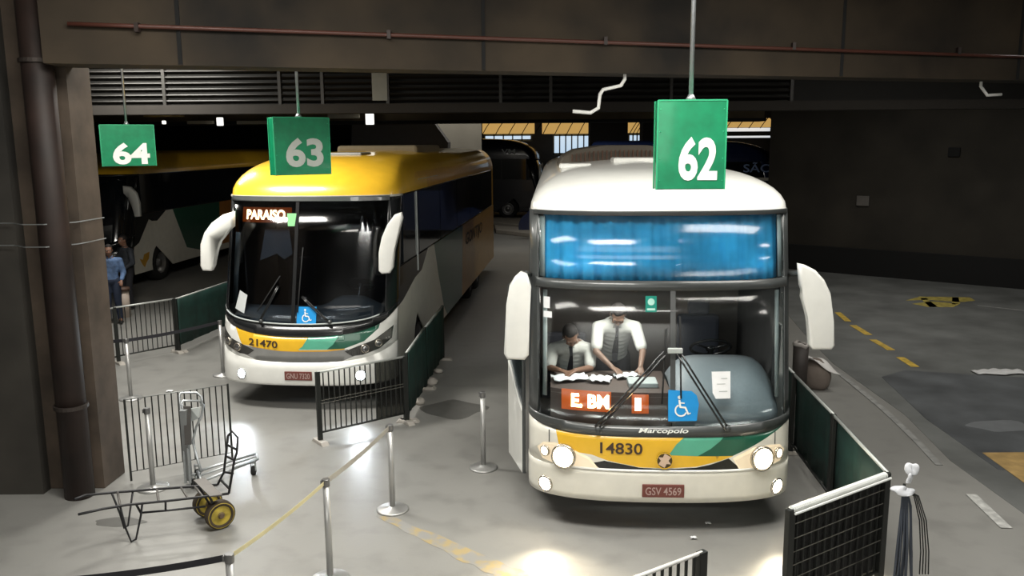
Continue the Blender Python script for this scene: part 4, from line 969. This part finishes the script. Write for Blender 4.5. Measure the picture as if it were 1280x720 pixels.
# grey luggage cart with tall folded handles
t = empty('luggage_cart', ground(250, 607), 0, 'grey metal luggage cart with tall bent handle and long low platform', 'luggage cart')
o_ = t.location.copy()
part('handle', [[T(232, 604, .10), T(228, 540, .58), T(224, 494, .98), T(226, 491, 1.0), T(246, 491, 1.0), T(252, 496, .96), T(252, 508, .86)], [T(238, 604, .1), T(233, 545, .55), T(227, 503, .93), T(229, 501, .94), T(249, 501, .92), T(254, 506, .86), T(252, 520, .75), T(245, 534, .62), T(241, 552, .47), T(246, 572, .30), T(252, 590, .17)]], .014, STEEL, t)
bm = BM(); p0, p1, p2, p3 = T(229, 508, .90), T(238, 508, .90), T(239, 556, .50), T(231, 556, .50)
prism(bm, [(0, 0), (1, 0), (1, 1), (0, 1)], 0, .02, lambda a, c, s: p0.lerp(p1, a).lerp(p3.lerp(p2, a), c) + Vector((0, s, 0))); build('handle_panel', bm, mat('dark side panel', (.07, .065, .06), .5), t)
bm = BM(); p0, p1, p2, p3 = T(237, 512, .86), T(249, 510, .86), T(247, 524, .74), T(238, 528, .70)
prism(bm, [(0, 0), (1, 0), (1, 1), (0, 1)], 0, .02, lambda a, c, s: p0.lerp(p1, a).lerp(p3.lerp(p2, a), c) + Vector((0, s + .03, 0))); build('basket', bm, LGREY, t)
p0, p1, p2, p3 = T(247, 589, .16), T(320, 567, .16), T(322, 574, .16), T(252, 602, .16)
bm = BM(); tube(bm, [p0, p1], .016, 8); tube(bm, [p1, p2], .016, 8); tube(bm, [p2, p3], .016, 8); tube(bm, [p3, p0], .016, 8); tube(bm, [p0.lerp(p3, .45), p1.lerp(p2, .45)], .012, 8)
build('platform_frame', bm, STEEL, t, True)
bm = BM(); c0 = T(233, 512, .85); prism(bm, [(-.035, 0), (.035, 0), (.035, .82), (-.035, .82)], -.03, .03, lambda a, c, s: Vector((T(236, 600, .05).x + a, T(236, 600, .05).y + s, T(236, 600, .05).z + c)), .005); build('upright', bm, mat('grey upright paint', (.24, .25, .25), .5, .4), t)
for px, py in ((317, 588), (243, 604), (247, 592)):
    c = T(px, py, .05); bm = BM(); lathe(bm, [(0, -.02), (.05, -.02), (.055, 0), (.05, .02), (0, .02)], 16, Matrix.Translation(c) @ Matrix.Rotation(PI / 2, 4, 'Y')); cw = build('caster', bm, RUB, t, True)
    bm = BM(); box(bm, c.x - .028, c.y - .02, c.z, c.x - .022, c.y + .02, c.z + .11); box(bm, c.x + .022, c.y - .02, c.z, c.x + .028, c.y + .02, c.z + .11); box(bm, c.x - .028, c.y - .02, c.z + .09, c.x + .028, c.y + .02, c.z + .11); build('caster_fork', bm, STEEL, cw)

# ================================================================== bits and pieces
def lump(name, c, r, m, label, cat, seed=1, sub=3, amp=.18, grp=None, sc=(1, 1, 1)):
    bm = BM(); bmesh.ops.create_icosphere(bm, subdivisions=sub, radius=1); rd = random.Random(seed); ph = [Vector((rd.uniform(-3, 3), rd.uniform(-3, 3), rd.uniform(-3, 3))) for _ in range(6)]
    for v in bm.verts:
        k = sum(math.sin(v.co.dot(p) + i) for i, p in enumerate(ph)) / 6; v.co *= 1 + amp * k * 2
        v.co = Vector((v.co.x * r * sc[0], v.co.y * r * sc[1], max(v.co.z, -.75) * r * sc[2]))
    zmin = min(v.co.z for v in bm.verts)
    for v in bm.verts: v.co.z -= zmin
    o = build(name, bm, m, None, True); o.location = c; return tag(o, label, cat, grp)
sk = lump('sack', (4.68, 12.55, 0), .26, mat('grey brown sack cloth', (.17, .14, .12), .9, bump=.3, scale=12), 'full grey brown sack beside the dark bins right of the white coach', 'sack', 4, sc=(.85, .85, 1.0))
bm = BM(); bmesh.ops.create_grid(bm, x_segments=10, y_segments=10, size=.23)
for v in bm.verts: v.co.z = .06 * math.sin(v.co.x * 12 + 1) * math.cos(v.co.y * 9) + v.co.x * -.55 - .4 * abs(v.co.y) ** 1.5
o = build('sheet_cover', bm, mat('white plastic sheet', (.72, .70, .68), .5), sk, True); o.location = (.06, 0, .42); o.modifiers.new('t', 'SOLIDIFY').thickness = .006
for (x, y, r, h), lab in zip(((4.36, 12.35, .115, .72), (4.22, 12.9, .12, .80), (4.2, 13.4, .11, .95)), ('nearest of three dark bins by the sack', 'middle of three dark bins by the sack', 'farthest of three dark bins by the sack')):
    o = empty('waste_bin', (x, y, 0), 0, lab, 'bin', 'dark bins'); bm = BM(); lathe(bm, [(0, 0), (r * .9, 0), (r, h), (r * .9, h), (r * .8, .05), (0, .05)], 20); build('bin_body', bm, mat('dark brown bin', (.035, .028, .025), .6), o, True)
    bm = BM(); lathe(bm, [(r * .7, h - .02), (r * 1.06, h - .01), (r * 1.1, h + .02), (r * 1.04, h + .05), (r * .7, h + .03)], 20)
    for v in bm.verts: v.co.z += .02 * math.sin(v.co.x * 40 + v.co.y * 25)
    build('bag_rim', bm, mat('grey bag plastic', (.38, .35, .33), .5), o, True)
# crumpled white plastic on the road and small litter
def crumple(name, c, rx, ry, h, m, label, seed):
    bm = BM(); bmesh.ops.create_grid(bm, x_segments=18, y_segments=8, size=1); rd = random.Random(seed)
    for v in bm.verts:
        a, b_ = v.co.x, v.co.y; e = 1 + .25 * math.sin(a * 5 + seed)
        v.co = Vector((a * rx, b_ * ry * e, h * (.4 + .6 * abs(math.sin(a * 7 + b_ * 3)) * abs(math.cos(b_ * 4))) * (1 - .8 * max(abs(a), abs(b_)) ** 3) + .012))
    o = build(name, bm, m, None, True); o.location = c; o.modifiers.new('t', 'SOLIDIFY').thickness = .004; return tag(o, label, 'litter')
c = ground(1250, 467); crumple('plastic_sheet', (c.x, c.y, .006), .42, .13, .06, mat('white crumpled plastic', (.6, .6, .6), .5), 'crumpled white plastic sheet lying on the road', 2)
for px, py, s_, lab in ((212, 490, .05, 'small white scrap on the floor left of the coach lights'), (867, 674, .03, 'tiny white scrap before the white coach, right of centre'), (885, 656, .03, 'tiny white scrap nearest the white coach bumper')):
    c = ground(px, py); crumple('paper_scrap', (c.x, c.y, .004), s_, s_ * .6, .02, PAPER, lab, int(px))
for px, py, s_, lab in ((540, 480, .10, 'pale broken concrete lump nearest the green barrier'), (548, 466, .08, 'farthest pale concrete lump behind the green barrier'), (524, 505, .09, 'pale concrete lump at the foot of the green barrier')):
    c = ground(px, py); lump('concrete_lump', c, s_, mat('pale concrete foot', (.45, .42, .38), .8), lab, 'concrete block', int(px), 2, .2, 'concrete lumps', (1, 1, .6))
# oil stains and skid marks
sheet('floor_stain', blob(6.5, 10.7, .45, .22, seed=5), .0085, mat('pale grey stain', (.2, .21, .22), .4), 'pale grey patch on the dark road', 'stain', None, None, .001)
sheet('floor_stain', blob(-.85, 11.6, .42, .38, seed=8), .0, mat('dark stain', (.13, .128, .12), .4), 'round dark stain beside the green barrier', 'stain', None, None, .002)
sheet('floor_stain', blob(-4.0, 8.0, .25, .1, seed=9), .0, mat('dark stain', (.13, .128, .12), .4), 'dark stain under the hand truck', 'stain', None, None, .002)
# bundle of dark straps tied with white plastic at the barrier corner
t = empty('strap_bundle', (3.16, 6.42, 0), 0, 'bundle of dark straps hanging from a knotted white plastic bag', 'strap bundle')
bm = BM(); tube(bm, [(0, 0, 0), (0, 0, 1.02)], .012, 8); lathe(bm, [(0, 0), (.09, 0), (.09, .015), (0, .03)], 16); build('support_rod', bm, BARM, t)
rd = random.Random(5); bm = BM()
for k in range(16):
    a = rd.uniform(-1, 1); L = rd.uniform(.75, .95); tube(bm, [(.0 + a * .015, -.01, .98), (a * .04 + .01, -.035, .85), (a * .06 + .02, -.045 + rd.uniform(-.02, .02), .98 - L * .6), (a * .085 + .03, -.04, .98 - L)], .0075, 5)
build('strap', bm, mat('blue grey strap', (.05, .06, .08), .6), t)
bm = BM()
for k in range(4): tube(bm, [(.01, -.02, .98), (.07 + .012 * k, -.03, .93), (.13 + .018 * k, -.03, .72), (.16 + .022 * k, -.03, .45), (.165 + .024 * k, -.03, .25)], .0055, 5)
build('loose_strap', bm, BARM, t)
for (x, z, r, sc_, sd) in ((.0, 1.0, .05, (1.5, .9, .8), 3), (.03, 1.09, .03, (.8, .8, 1.6), 8), (.045, 1.16, .045, (.9, .7, 1.2), 6)):
    l_ = lump('plastic_knot', (x, -.02, z - .05), r, mat('white plastic bag', (.7, .72, .76), .45), None, None, sd, 4, .8, None, sc_); l_.parent = t
# bent white brackets under the beam
def bracket(pts, label, grp='bent white brackets'):
    bm = BM(); tube(bm, pts, .022, 8); o = build('pipe_bracket', bm, mat('white enamel tube', (.75, .75, .72), .4), None, True); return tag(o, label, 'bracket', grp)
P_ = lambda px, py, Y: at(px, py, Y)
bracket([at(781, 98, 10.3) + Vector((0, 0, .2)), at(781, 99, 10.3), at(776, 107, 10.3), at(754, 112, 10.3), at(750, 118, 10.3), at(748, 135, 10.3), at(738, 141, 10.3), at(716, 139, 10.3)], 'bent white tube hanging under the beam left of sign 62')
bracket([Vector((at(1226, 108, 12.0).x, 12.0, 4.75)), at(1226, 108, 12.0), at(1234, 119, 12.0), at(1252, 118, 12.0)], 'short bent white tube under the beam at the right edge')
for o in [o for o in SC.objects if o.name.startswith('pipe_bracket')]: pass
# pale bollard beyond the left barrier
o = empty('bollard', ground(157, 396), 0, 'pale bollard with a dark cap beyond the far left barrier', 'bollard'); bm = BM(); lathe(bm, [(0, 0), (.12, 0), (.11, .6), (0, .6)], 18); build('bollard_post', bm, mat('pinkish white paint', (.6, .5, .43), .6), o, True)
bm = BM(); lathe(bm, [(0, .6), (.14, .6), (.13, .67), (0, .68)], 18); build('bollard_cap', bm, mat('brown cap', (.12, .07, .05), .6), o, True)
# papers on the shelf of the white coach
for (x, y, w, d, a, lab) in ((-.88, .62, .36, .22, .2, 'big white sheet spread on the dashboard before the seated man'), (-.58, .58, .22, .2, -.3, 'white sheet drooping over the display on the dashboard'), (-.30, .72, .24, .14, .25, 'white sheet under the standing man\'s hand')):
    p = BUS62.root.matrix_basis @ Vector((x, y, 1.376)); bm = BM(); bmesh.ops.create_grid(bm, x_segments=8, y_segments=6, size=.5)
    for v in bm.verts: v.co = Vector((v.co.x * w, v.co.y * d, .012 + .02 * abs(math.sin(v.co.x * 9 + x * 7)) + .012 * math.cos(v.co.y * 11)))
    o = build('paper_sheet', bm, PAPER, None, True); o.location = p; o.rotation_euler = (0, 0, a); o.modifiers.new('t', 'SOLIDIFY').thickness = .002; tag(o, lab, 'paper', 'papers on the dashboard')

# ================================================================== people
def capsule(bm, a, b, ra, rb, seg=12):
    a, b = Vector(a), Vector(b); d = b - a; L = d.length
    if L < 1e-5: d = Vector((0, 0, 1)); L = 1e-5
    mt = Matrix.Translation(a) @ Vector((0, 0, 1)).rotation_difference(d.normalized()).to_matrix().to_4x4()
    pr = [(ra * math.sin(t * PI / 8), -ra * math.cos(t * PI / 8)) for t in range(0, 5)] + [(rb * math.cos(t * PI / 8), L + rb * math.sin(t * PI / 8)) for t in range(0, 5)]
    pr[0] = (0, -ra); pr[-1] = (0, L + rb); lathe(bm, pr, seg, mt)
def ellip(bm, c, r, mtx=None):
    m = Matrix.Translation(c) @ (mtx or Matrix()) @ Matrix.Diagonal((r[0], r[1], r[2], 1)); bmesh.ops.create_icosphere(bm, subdivisions=3, radius=1, matrix=m)
def fuse(name, bm, m, parent, vox=.009, smooth=3):
    bmesh.ops.recalc_face_normals(bm, faces=bm.faces)
    me = bpy.data.meshes.new('tmp'); bm.to_mesh(me); bm.free(); o = bpy.data.objects.new('tmp', me); COL.objects.link(o)
    r = o.modifiers.new('r', 'REMESH'); r.mode = 'VOXEL'; r.voxel_size = vox
    s = o.modifiers.new('s', 'SMOOTH'); s.factor = .5; s.iterations = smooth
    bpy.context.view_layer.update(); n = bpy.data.meshes.new_from_object(o.evaluated_get(bpy.context.evaluated_depsgraph_get()))
    bpy.data.objects.remove(o); bpy.data.meshes.remove(me); n.name = name
    n.materials.clear()
    for p in n.polygons: p.use_smooth = True
    return link(name, n, m, parent)
def hand(bm, w, d, side, up=Vector((0, 0, 1)), curl=.5):
    """palm, four unequal bent fingers and a thumb; d = direction of the hand"""
    d = Vector(d).normalized(); x = d.cross(up).normalized() * side; n = x.cross(d).normalized() * side
    if n.z > 0: n = -n
    w = Vector(w)
    for k in (-1.3, -.45, .45, 1.3): capsule(bm, w + x * .012 * k, w + d * .085 + x * .02 * k, .014, .013, 8)
    for k, L in ((-1.5, .060), (-.5, .074), (.5, .080), (1.5, .070)):
        p = w + d * .088 + x * .0195 * k; d1 = (d + n * curl * .5 + x * .05 * k).normalized(); d2 = (d + n * curl * 1.5).normalized()
        q = p + d1 * L * .5; capsule(bm, p, q, .0095, .009, 8); capsule(bm, q, q + d2 * L * .5, .009, .0078, 8)
    p = w + d * .03 + x * .028; q = p + (d * .6 + x * .8 + n * .3).normalized() * .04; capsule(bm, p, q, .013, .011, 8); capsule(bm, q, q + (d * .9 + x * .3 + n * .4).normalized() * .032, .0105, .009, 8)
def person(name_loc, J, label, skin=SKIN, shirt=SHIRT, tie=True, vox=.009, short=True, trousers=TROU, hairm=HAIR, hairamt=1.0):
    o = empty('person', name_loc, 0, label, 'person'); V = {k: Vector(v) - Vector(name_loc) for k, v in J.items()}
    bm = BM(); sh, hp, hd, nk = V['sh'], V['hip'], V['head'], V['neck']; lat = (V['shR'] - V['shL']).normalized(); spine = (sh - hp).normalized(); fwd = lat.cross(spine).normalized()
    if 'face' in J: face = (Vector(J['face'])).normalized()
    else: face = fwd
    side = lat; upv = side.cross(face).normalized()
    if upv.z < 0: upv = -upv
    side = face.cross(upv).normalized(); rot = Matrix((side, face, upv)).transposed().to_4x4()
    hm = Matrix.Translation(hd) @ rot
    def hp_(x, y, z): return hm @ Vector((x, y, z))
    ellip(bm, hd + rot.to_3x3() @ Vector((0, -.01, .025)), (.076, .096, .095), rot); ellip(bm, hp_(0, .02, -.045), (.058, .072, .07), rot)
    capsule(bm, hp_(0, .04, -.09), hp_(0, .055, -.092), .03, .026); capsule(bm, hp_(0, .085, .012), hp_(0, .106, -.028), .010, .015, 8)
    for s in (-1, 1):
        ellip(bm, hp_(s * .077, -.005, -.005), (.011, .02, .032), rot); capsule(bm, hp_(s * .014, .088, .032), hp_(s * .05, .078, .032), .011, .011, 8); capsule(bm, hp_(s * .045, .07, -.02), hp_(s * .035, .075, -.03), .02, .018, 8)
    capsule(bm, hp_(-.022, .088, -.062), hp_(.022, .088, -.062), .009, .009, 8); capsule(bm, hp_(-.017, .086, -.076), hp_(.017, .086, -.076), .009, .009, 8)
    capsule(bm, nk, hp_(0, -.015, -.04), .056, .052)
    for t in range(6):
        c = hp.lerp(sh, t / 5); wdt = (.105, .10, .10, .12, .135, .13)[t]; ellip(bm, c, (wdt * 1.15, .10, .10), Matrix((lat, fwd, spine)).transposed().to_4x4())
    for s, k in ((-1, 'L'), (1, 'R')):
        a, e, w = V['sh' + k], V['el' + k], V['wr' + k]
        capsule(bm, sh + (a - sh) * .3, a, .065, .058); capsule(bm, a, e, .050, .038); capsule(bm, e, w, .039, .026); hand(bm, w, J.get('hd' + k, w - e), s)
        kn, an = V['kn' + k], V['an' + k]; hj = hp + lat * s * .09; capsule(bm, hj, kn, .085, .055); capsule(bm, kn, an, .055, .036)
        capsule(bm, an, an + Vector(J['toe']) * .15, .036, .03)
    body = fuse('body', bm, skin, o, vox)
    bm = BM()
    for s in (-1, 1): ellip(bm, hp_(s * .031, .080, .012), (.013, .01, .008), rot)
    build('eyes', bm, mat('eye white', (.5, .5, .48), .3), body, True)
    bm = BM(); ellip(bm, hp_(0, -.02, .038), (.083, .098, .094), rot); 
    for v in list(bm.verts):
        l = hm.inverted() @ v.co
        if (l.y > .045 and l.z < .075) or l.z < -.06 or (l.z < .0 and l.y > 0): bm.verts.remove(v)
    h_ = build('hair', bm, hairm, body, True); h_.modifiers.new('t', 'SOLIDIFY').thickness = .008
    # shirt with short sleeves
    bm = BM(); M3 = Matrix((lat, fwd, spine)).transposed().to_4x4()
    for t in range(9):
        c = hp.lerp(sh, t / 8); wdt = interp(t / 8, [(0, .14), (.3, .13), (.7, .15), (1, .14)]); ellip(bm, c, (wdt * 1.18, .118, .09), M3)
    for s, k in ((-1, 'L'), (1, 'R')):
        a, e, w = V['sh' + k], V['el' + k], V['wr' + k]; capsule(bm, sh + (a - sh) * .3, a, .085, .070); capsule(bm, a, a.lerp(e, .78 if short else 1), .068, .064)
        if not short: capsule(bm, e, e.lerp(w, .92), .055, .042)
    st = fuse('shirt', bm, shirt, o, max(vox, .01), 2)
    bm = BM()
    for s in (-1, 1):
        b0 = nk + fwd * .05; tube(bm, [nk - fwd * .06 + lat * s * .03, nk + lat * s * .062, b0 + lat * s * .028 + spine * -.01, b0 + spine * -.05 + fwd * .02 + lat * s * .035], .014, 6)
    build('collar', bm, shirt, st, True)
    if tie:
        bm = BM(); tp = [nk + fwd * .075 + spine * -.02] + [hp.lerp(sh, t) + fwd * .128 for t in (.95, .7, .4)]; dn = tp[-1] + (Vector((0, 0, -.10)))
        tp.append(dn); ws = (.018, .016, .026, .034, .026); q = []
        for p, w_ in zip(tp, ws): q.append([bm.verts.new(p + lat * s * w_ + fwd * f) for s, f in ((-1, .0), (1, .0), (1, .008), (-1, .008))])
        for A, B in zip(q, q[1:]):
            for k in range(4): bm.faces.new((A[k], A[(k + 1) % 4], B[(k + 1) % 4], B[k]))
        bm.faces.new(q[0]); bm.faces.new(q[-1][::-1]); build('necktie', bm, TIE, st)
    bm = BM(); ellip(bm, hp, (.165, .125, .10), M3)
    for s, k in ((-1, 'L'), (1, 'R')):
        kn, an = V['kn' + k], V['an' + k]; hj = hp + lat * s * .09; capsule(bm, hj, kn, .102, .075); capsule(bm, kn, an + (kn - an) * .08, .074, .058)
    fuse('trousers', bm, trousers, o, max(vox, .011), 2)
    for k in 'LR':
        an = V['an' + k]; tv = Vector(J['toe']); bm = BM(); capsule(bm, an + Vector((0, 0, -.035)) - tv * .03, an + tv * .17 + Vector((0, 0, -.05)), .045, .04); box(bm, *(an + Vector((-.045, -.09, -.09)))[:], *(an + Vector((.045, .06, -.06)))[:])
        fuse('shoe', bm, SHOE, o, .012, 1)
    return o
def W(x, y, z): return BUS62.root.matrix_basis @ Vector((x, y, z))
bpy.context.view_layer.update()
# man standing and leaning on the shelf
J = dict(head=W(-.37, 1.06, 1.965), neck=W(-.37, 1.18, 1.885), sh=W(-.37, 1.25, 1.81), hip=W(-.38, 1.55, 1.40), shL=W(-.57, 1.20, 1.80), shR=W(-.17, 1.20, 1.80),
         elL=W(-.60, .98, 1.585), wrL=W(-.44, .82, 1.455), elR=W(-.11, .98, 1.585), wrR=W(-.15, .80, 1.47), hdL=(.55, -.8, -.25), hdR=(.0, -.7, -.6),
         knL=W(-.50, 1.42, .98), knR=W(-.26, 1.42, .98), anL=W(-.50, 1.62, .60), anR=W(-.26, 1.62, .60), toe=(0, -1, 0), face=(-.05, -.62, -.78))
person(W(-.38, 1.6, .5), J, 'man in white short-sleeved shirt and dark tie leaning over papers in the coach', skin=mat('brown skin', (.20, .12, .085), .5))
# seated crew member writing
J = dict(head=W(-.87, 1.03, 1.745), neck=W(-.86, 1.14, 1.66), sh=W(-.85, 1.19, 1.585), hip=W(-.88, 1.36, 1.18), shL=W(-1.05, 1.15, 1.57), shR=W(-.66, 1.13, 1.57),
         elL=W(-1.09, 1.0, 1.40), wrL=W(-.99, .80, 1.43), elR=W(-.66, .96, 1.41), wrR=W(-.83, .78, 1.43), hdL=(.8, -.6, -.1), hdR=(-.7, -.65, -.15),
         knL=W(-1.0, .93, 1.10), knR=W(-.78, .93, 1.10), anL=W(-1.0, 1.03, .60), anR=W(-.78, 1.03, .60), toe=(0, -1, 0), face=(.15, -.6, -.78))
person(W(-.88, 1.2, .5), J, 'seated crew member in white shirt and dark tie writing at the coach dashboard', skin=mat('warm brown skin', (.22, .12, .08), .5))
# two people by the dark coach at the left, half behind the column
def stand(x, y, h, yaw, label, shirt, trou, short=False):
    f = h / 1.75; c, s = math.cos(yaw), math.sin(yaw)
    Q = lambda a, b_, z: Vector((x + a * c - b_ * s, y + a * s + b_ * c, z * f))
    J = dict(head=Q(0, -.03, 1.62), neck=Q(0, .01, 1.48), sh=Q(0, .02, 1.38), hip=Q(0, .02, .95), shL=Q(-.19, .02, 1.38), shR=Q(.19, .02, 1.38), elL=Q(-.25, .02, 1.10), elR=Q(.25, .0, 1.10), wrL=Q(-.24, -.12, .90), wrR=Q(.20, -.2, .98),
             hdL=(0, 0, -1), hdR=Vector((-s * -.4, -.6, -.6)), knL=Q(-.1, -.02, .5), knR=Q(.1, -.04, .5), anL=Q(-.11, .03, .09), anR=Q(.12, .0, .09), toe=(s * 1, -c, 0), face=(s, -c, -.15))
    return person((x, y, 0), J, label, shirt=shirt, trousers=trou, tie=False, vox=.014, short=short)
stand(-8.55, 17.7, 1.72, R(25), 'person in a blue shirt and dark jeans standing by the column', mat('blue shirt cloth', (.10, .17, .32), .8, var=.4, scale=6), mat('navy jeans', (.02, .03, .06), .8))
stand(-9.0, 19.4, 1.74, R(-30), 'person in a dark jacket farther back beside the dark coach', mat('dark jacket cloth', (.03, .035, .045), .8, var=.5, scale=6), TROU)

# ================================================================== light
def area(loc, size, e, col=(1, .97, .9), rot=(0, 0, 0), name='lamp_light', spread=180):
    l = bpy.data.lights.new(name, 'AREA'); l.shape = 'RECTANGLE'; l.size, l.size_y = size; l.energy = e; l.color = col; l.spread = R(spread)
    o = bpy.data.objects.new(name, l); COL.objects.link(o); o.location = loc; o.rotation_euler = rot; return o
def spot(loc, to, e, ang, col=(1, .9, .7), blend=.6, size=.08):
    l = bpy.data.lights.new('spot_light', 'SPOT'); l.energy = e; l.spot_size = R(ang); l.spot_blend = blend; l.color = col; l.shadow_soft_size = size
    o = bpy.data.objects.new('spot_light', l); COL.objects.link(o); o.location = loc; d = Vector(to) - Vector(loc); o.rotation_euler = d.to_track_quat('-Z', 'Y').to_euler(); return o
area((.8, 5.2, 5.95), (2.6, 1.0), 300)
area((-2.4, 6.4, 5.95), (2.6, 1.0), 180)
area((-4.6, 10.7, 5.9), (2.0, 1.0), 400)
area((3.4, 7.6, 5.95), (2.4, 1.0), 140)
area((7.6, 12.5, 5.9), (2.4, 1.0), 250)
area((8.5, 5.0, 5.9), (2.4, 1.0), 180)
area((-7.2, 16.2, 5.9), (2.4, 1.0), 260)
area((8.6, 19.0, 5.9), (2.4, 1.0), 110)
area((1.0, 31, 5.9), (6, .5), 120)
area((-2.4, 28.6, 5.9), (4, .5), 70, (1, .93, .8))
area((-1.5, -3.5, 4.6), (9, 2.6), 330, rot=(R(72), 0, R(-4)))
spot((-4.9, 10.9, 5.9), (-3.7, 12.9, 3.4), 620, 48, (1, .97, .88), .8, .25)
# headlamp beams
for sx in (-1, 1):
    p = W(sx * .93, -.12, .755); spot(p, p + Vector((0, -5, -.95)), 330, 75, (1, .86, .62))
    p = W(sx * 1.13, -.05, .44); spot(p, p + Vector((0, -4, -.6)), 90, 100, (1, .86, .62))
    p = BUS63.root.matrix_basis @ Vector((sx * .87, -.08, .51)); spot(p, p + Vector((-.3, -4, -.5)), 45, 90, (.85, .93, 1))
# crew compartment lamp inside the white coach
l = bpy.data.lights.new('cabin_lamp', 'AREA'); l.size = .5; l.energy = 24; l.color = (1, .93, .84); o = bpy.data.objects.new('cabin_lamp', l); COL.objects.link(o); o.location = W(-.35, .66, 2.33)
w = bpy.data.worlds.new('World'); SC.world = w; w.use_nodes = True; bg = w.node_tree.nodes['Background']; bg.inputs['Color'].default_value = (.5, .55, .6, 1); bg.inputs['Strength'].default_value = .02
SC.view_settings.view_transform = 'Standard'; SC.view_settings.look = 'None'; SC.view_settings.gamma = 1; SC.view_settings.use_curve_mapping = False; SC.view_settings.exposure = 0.0
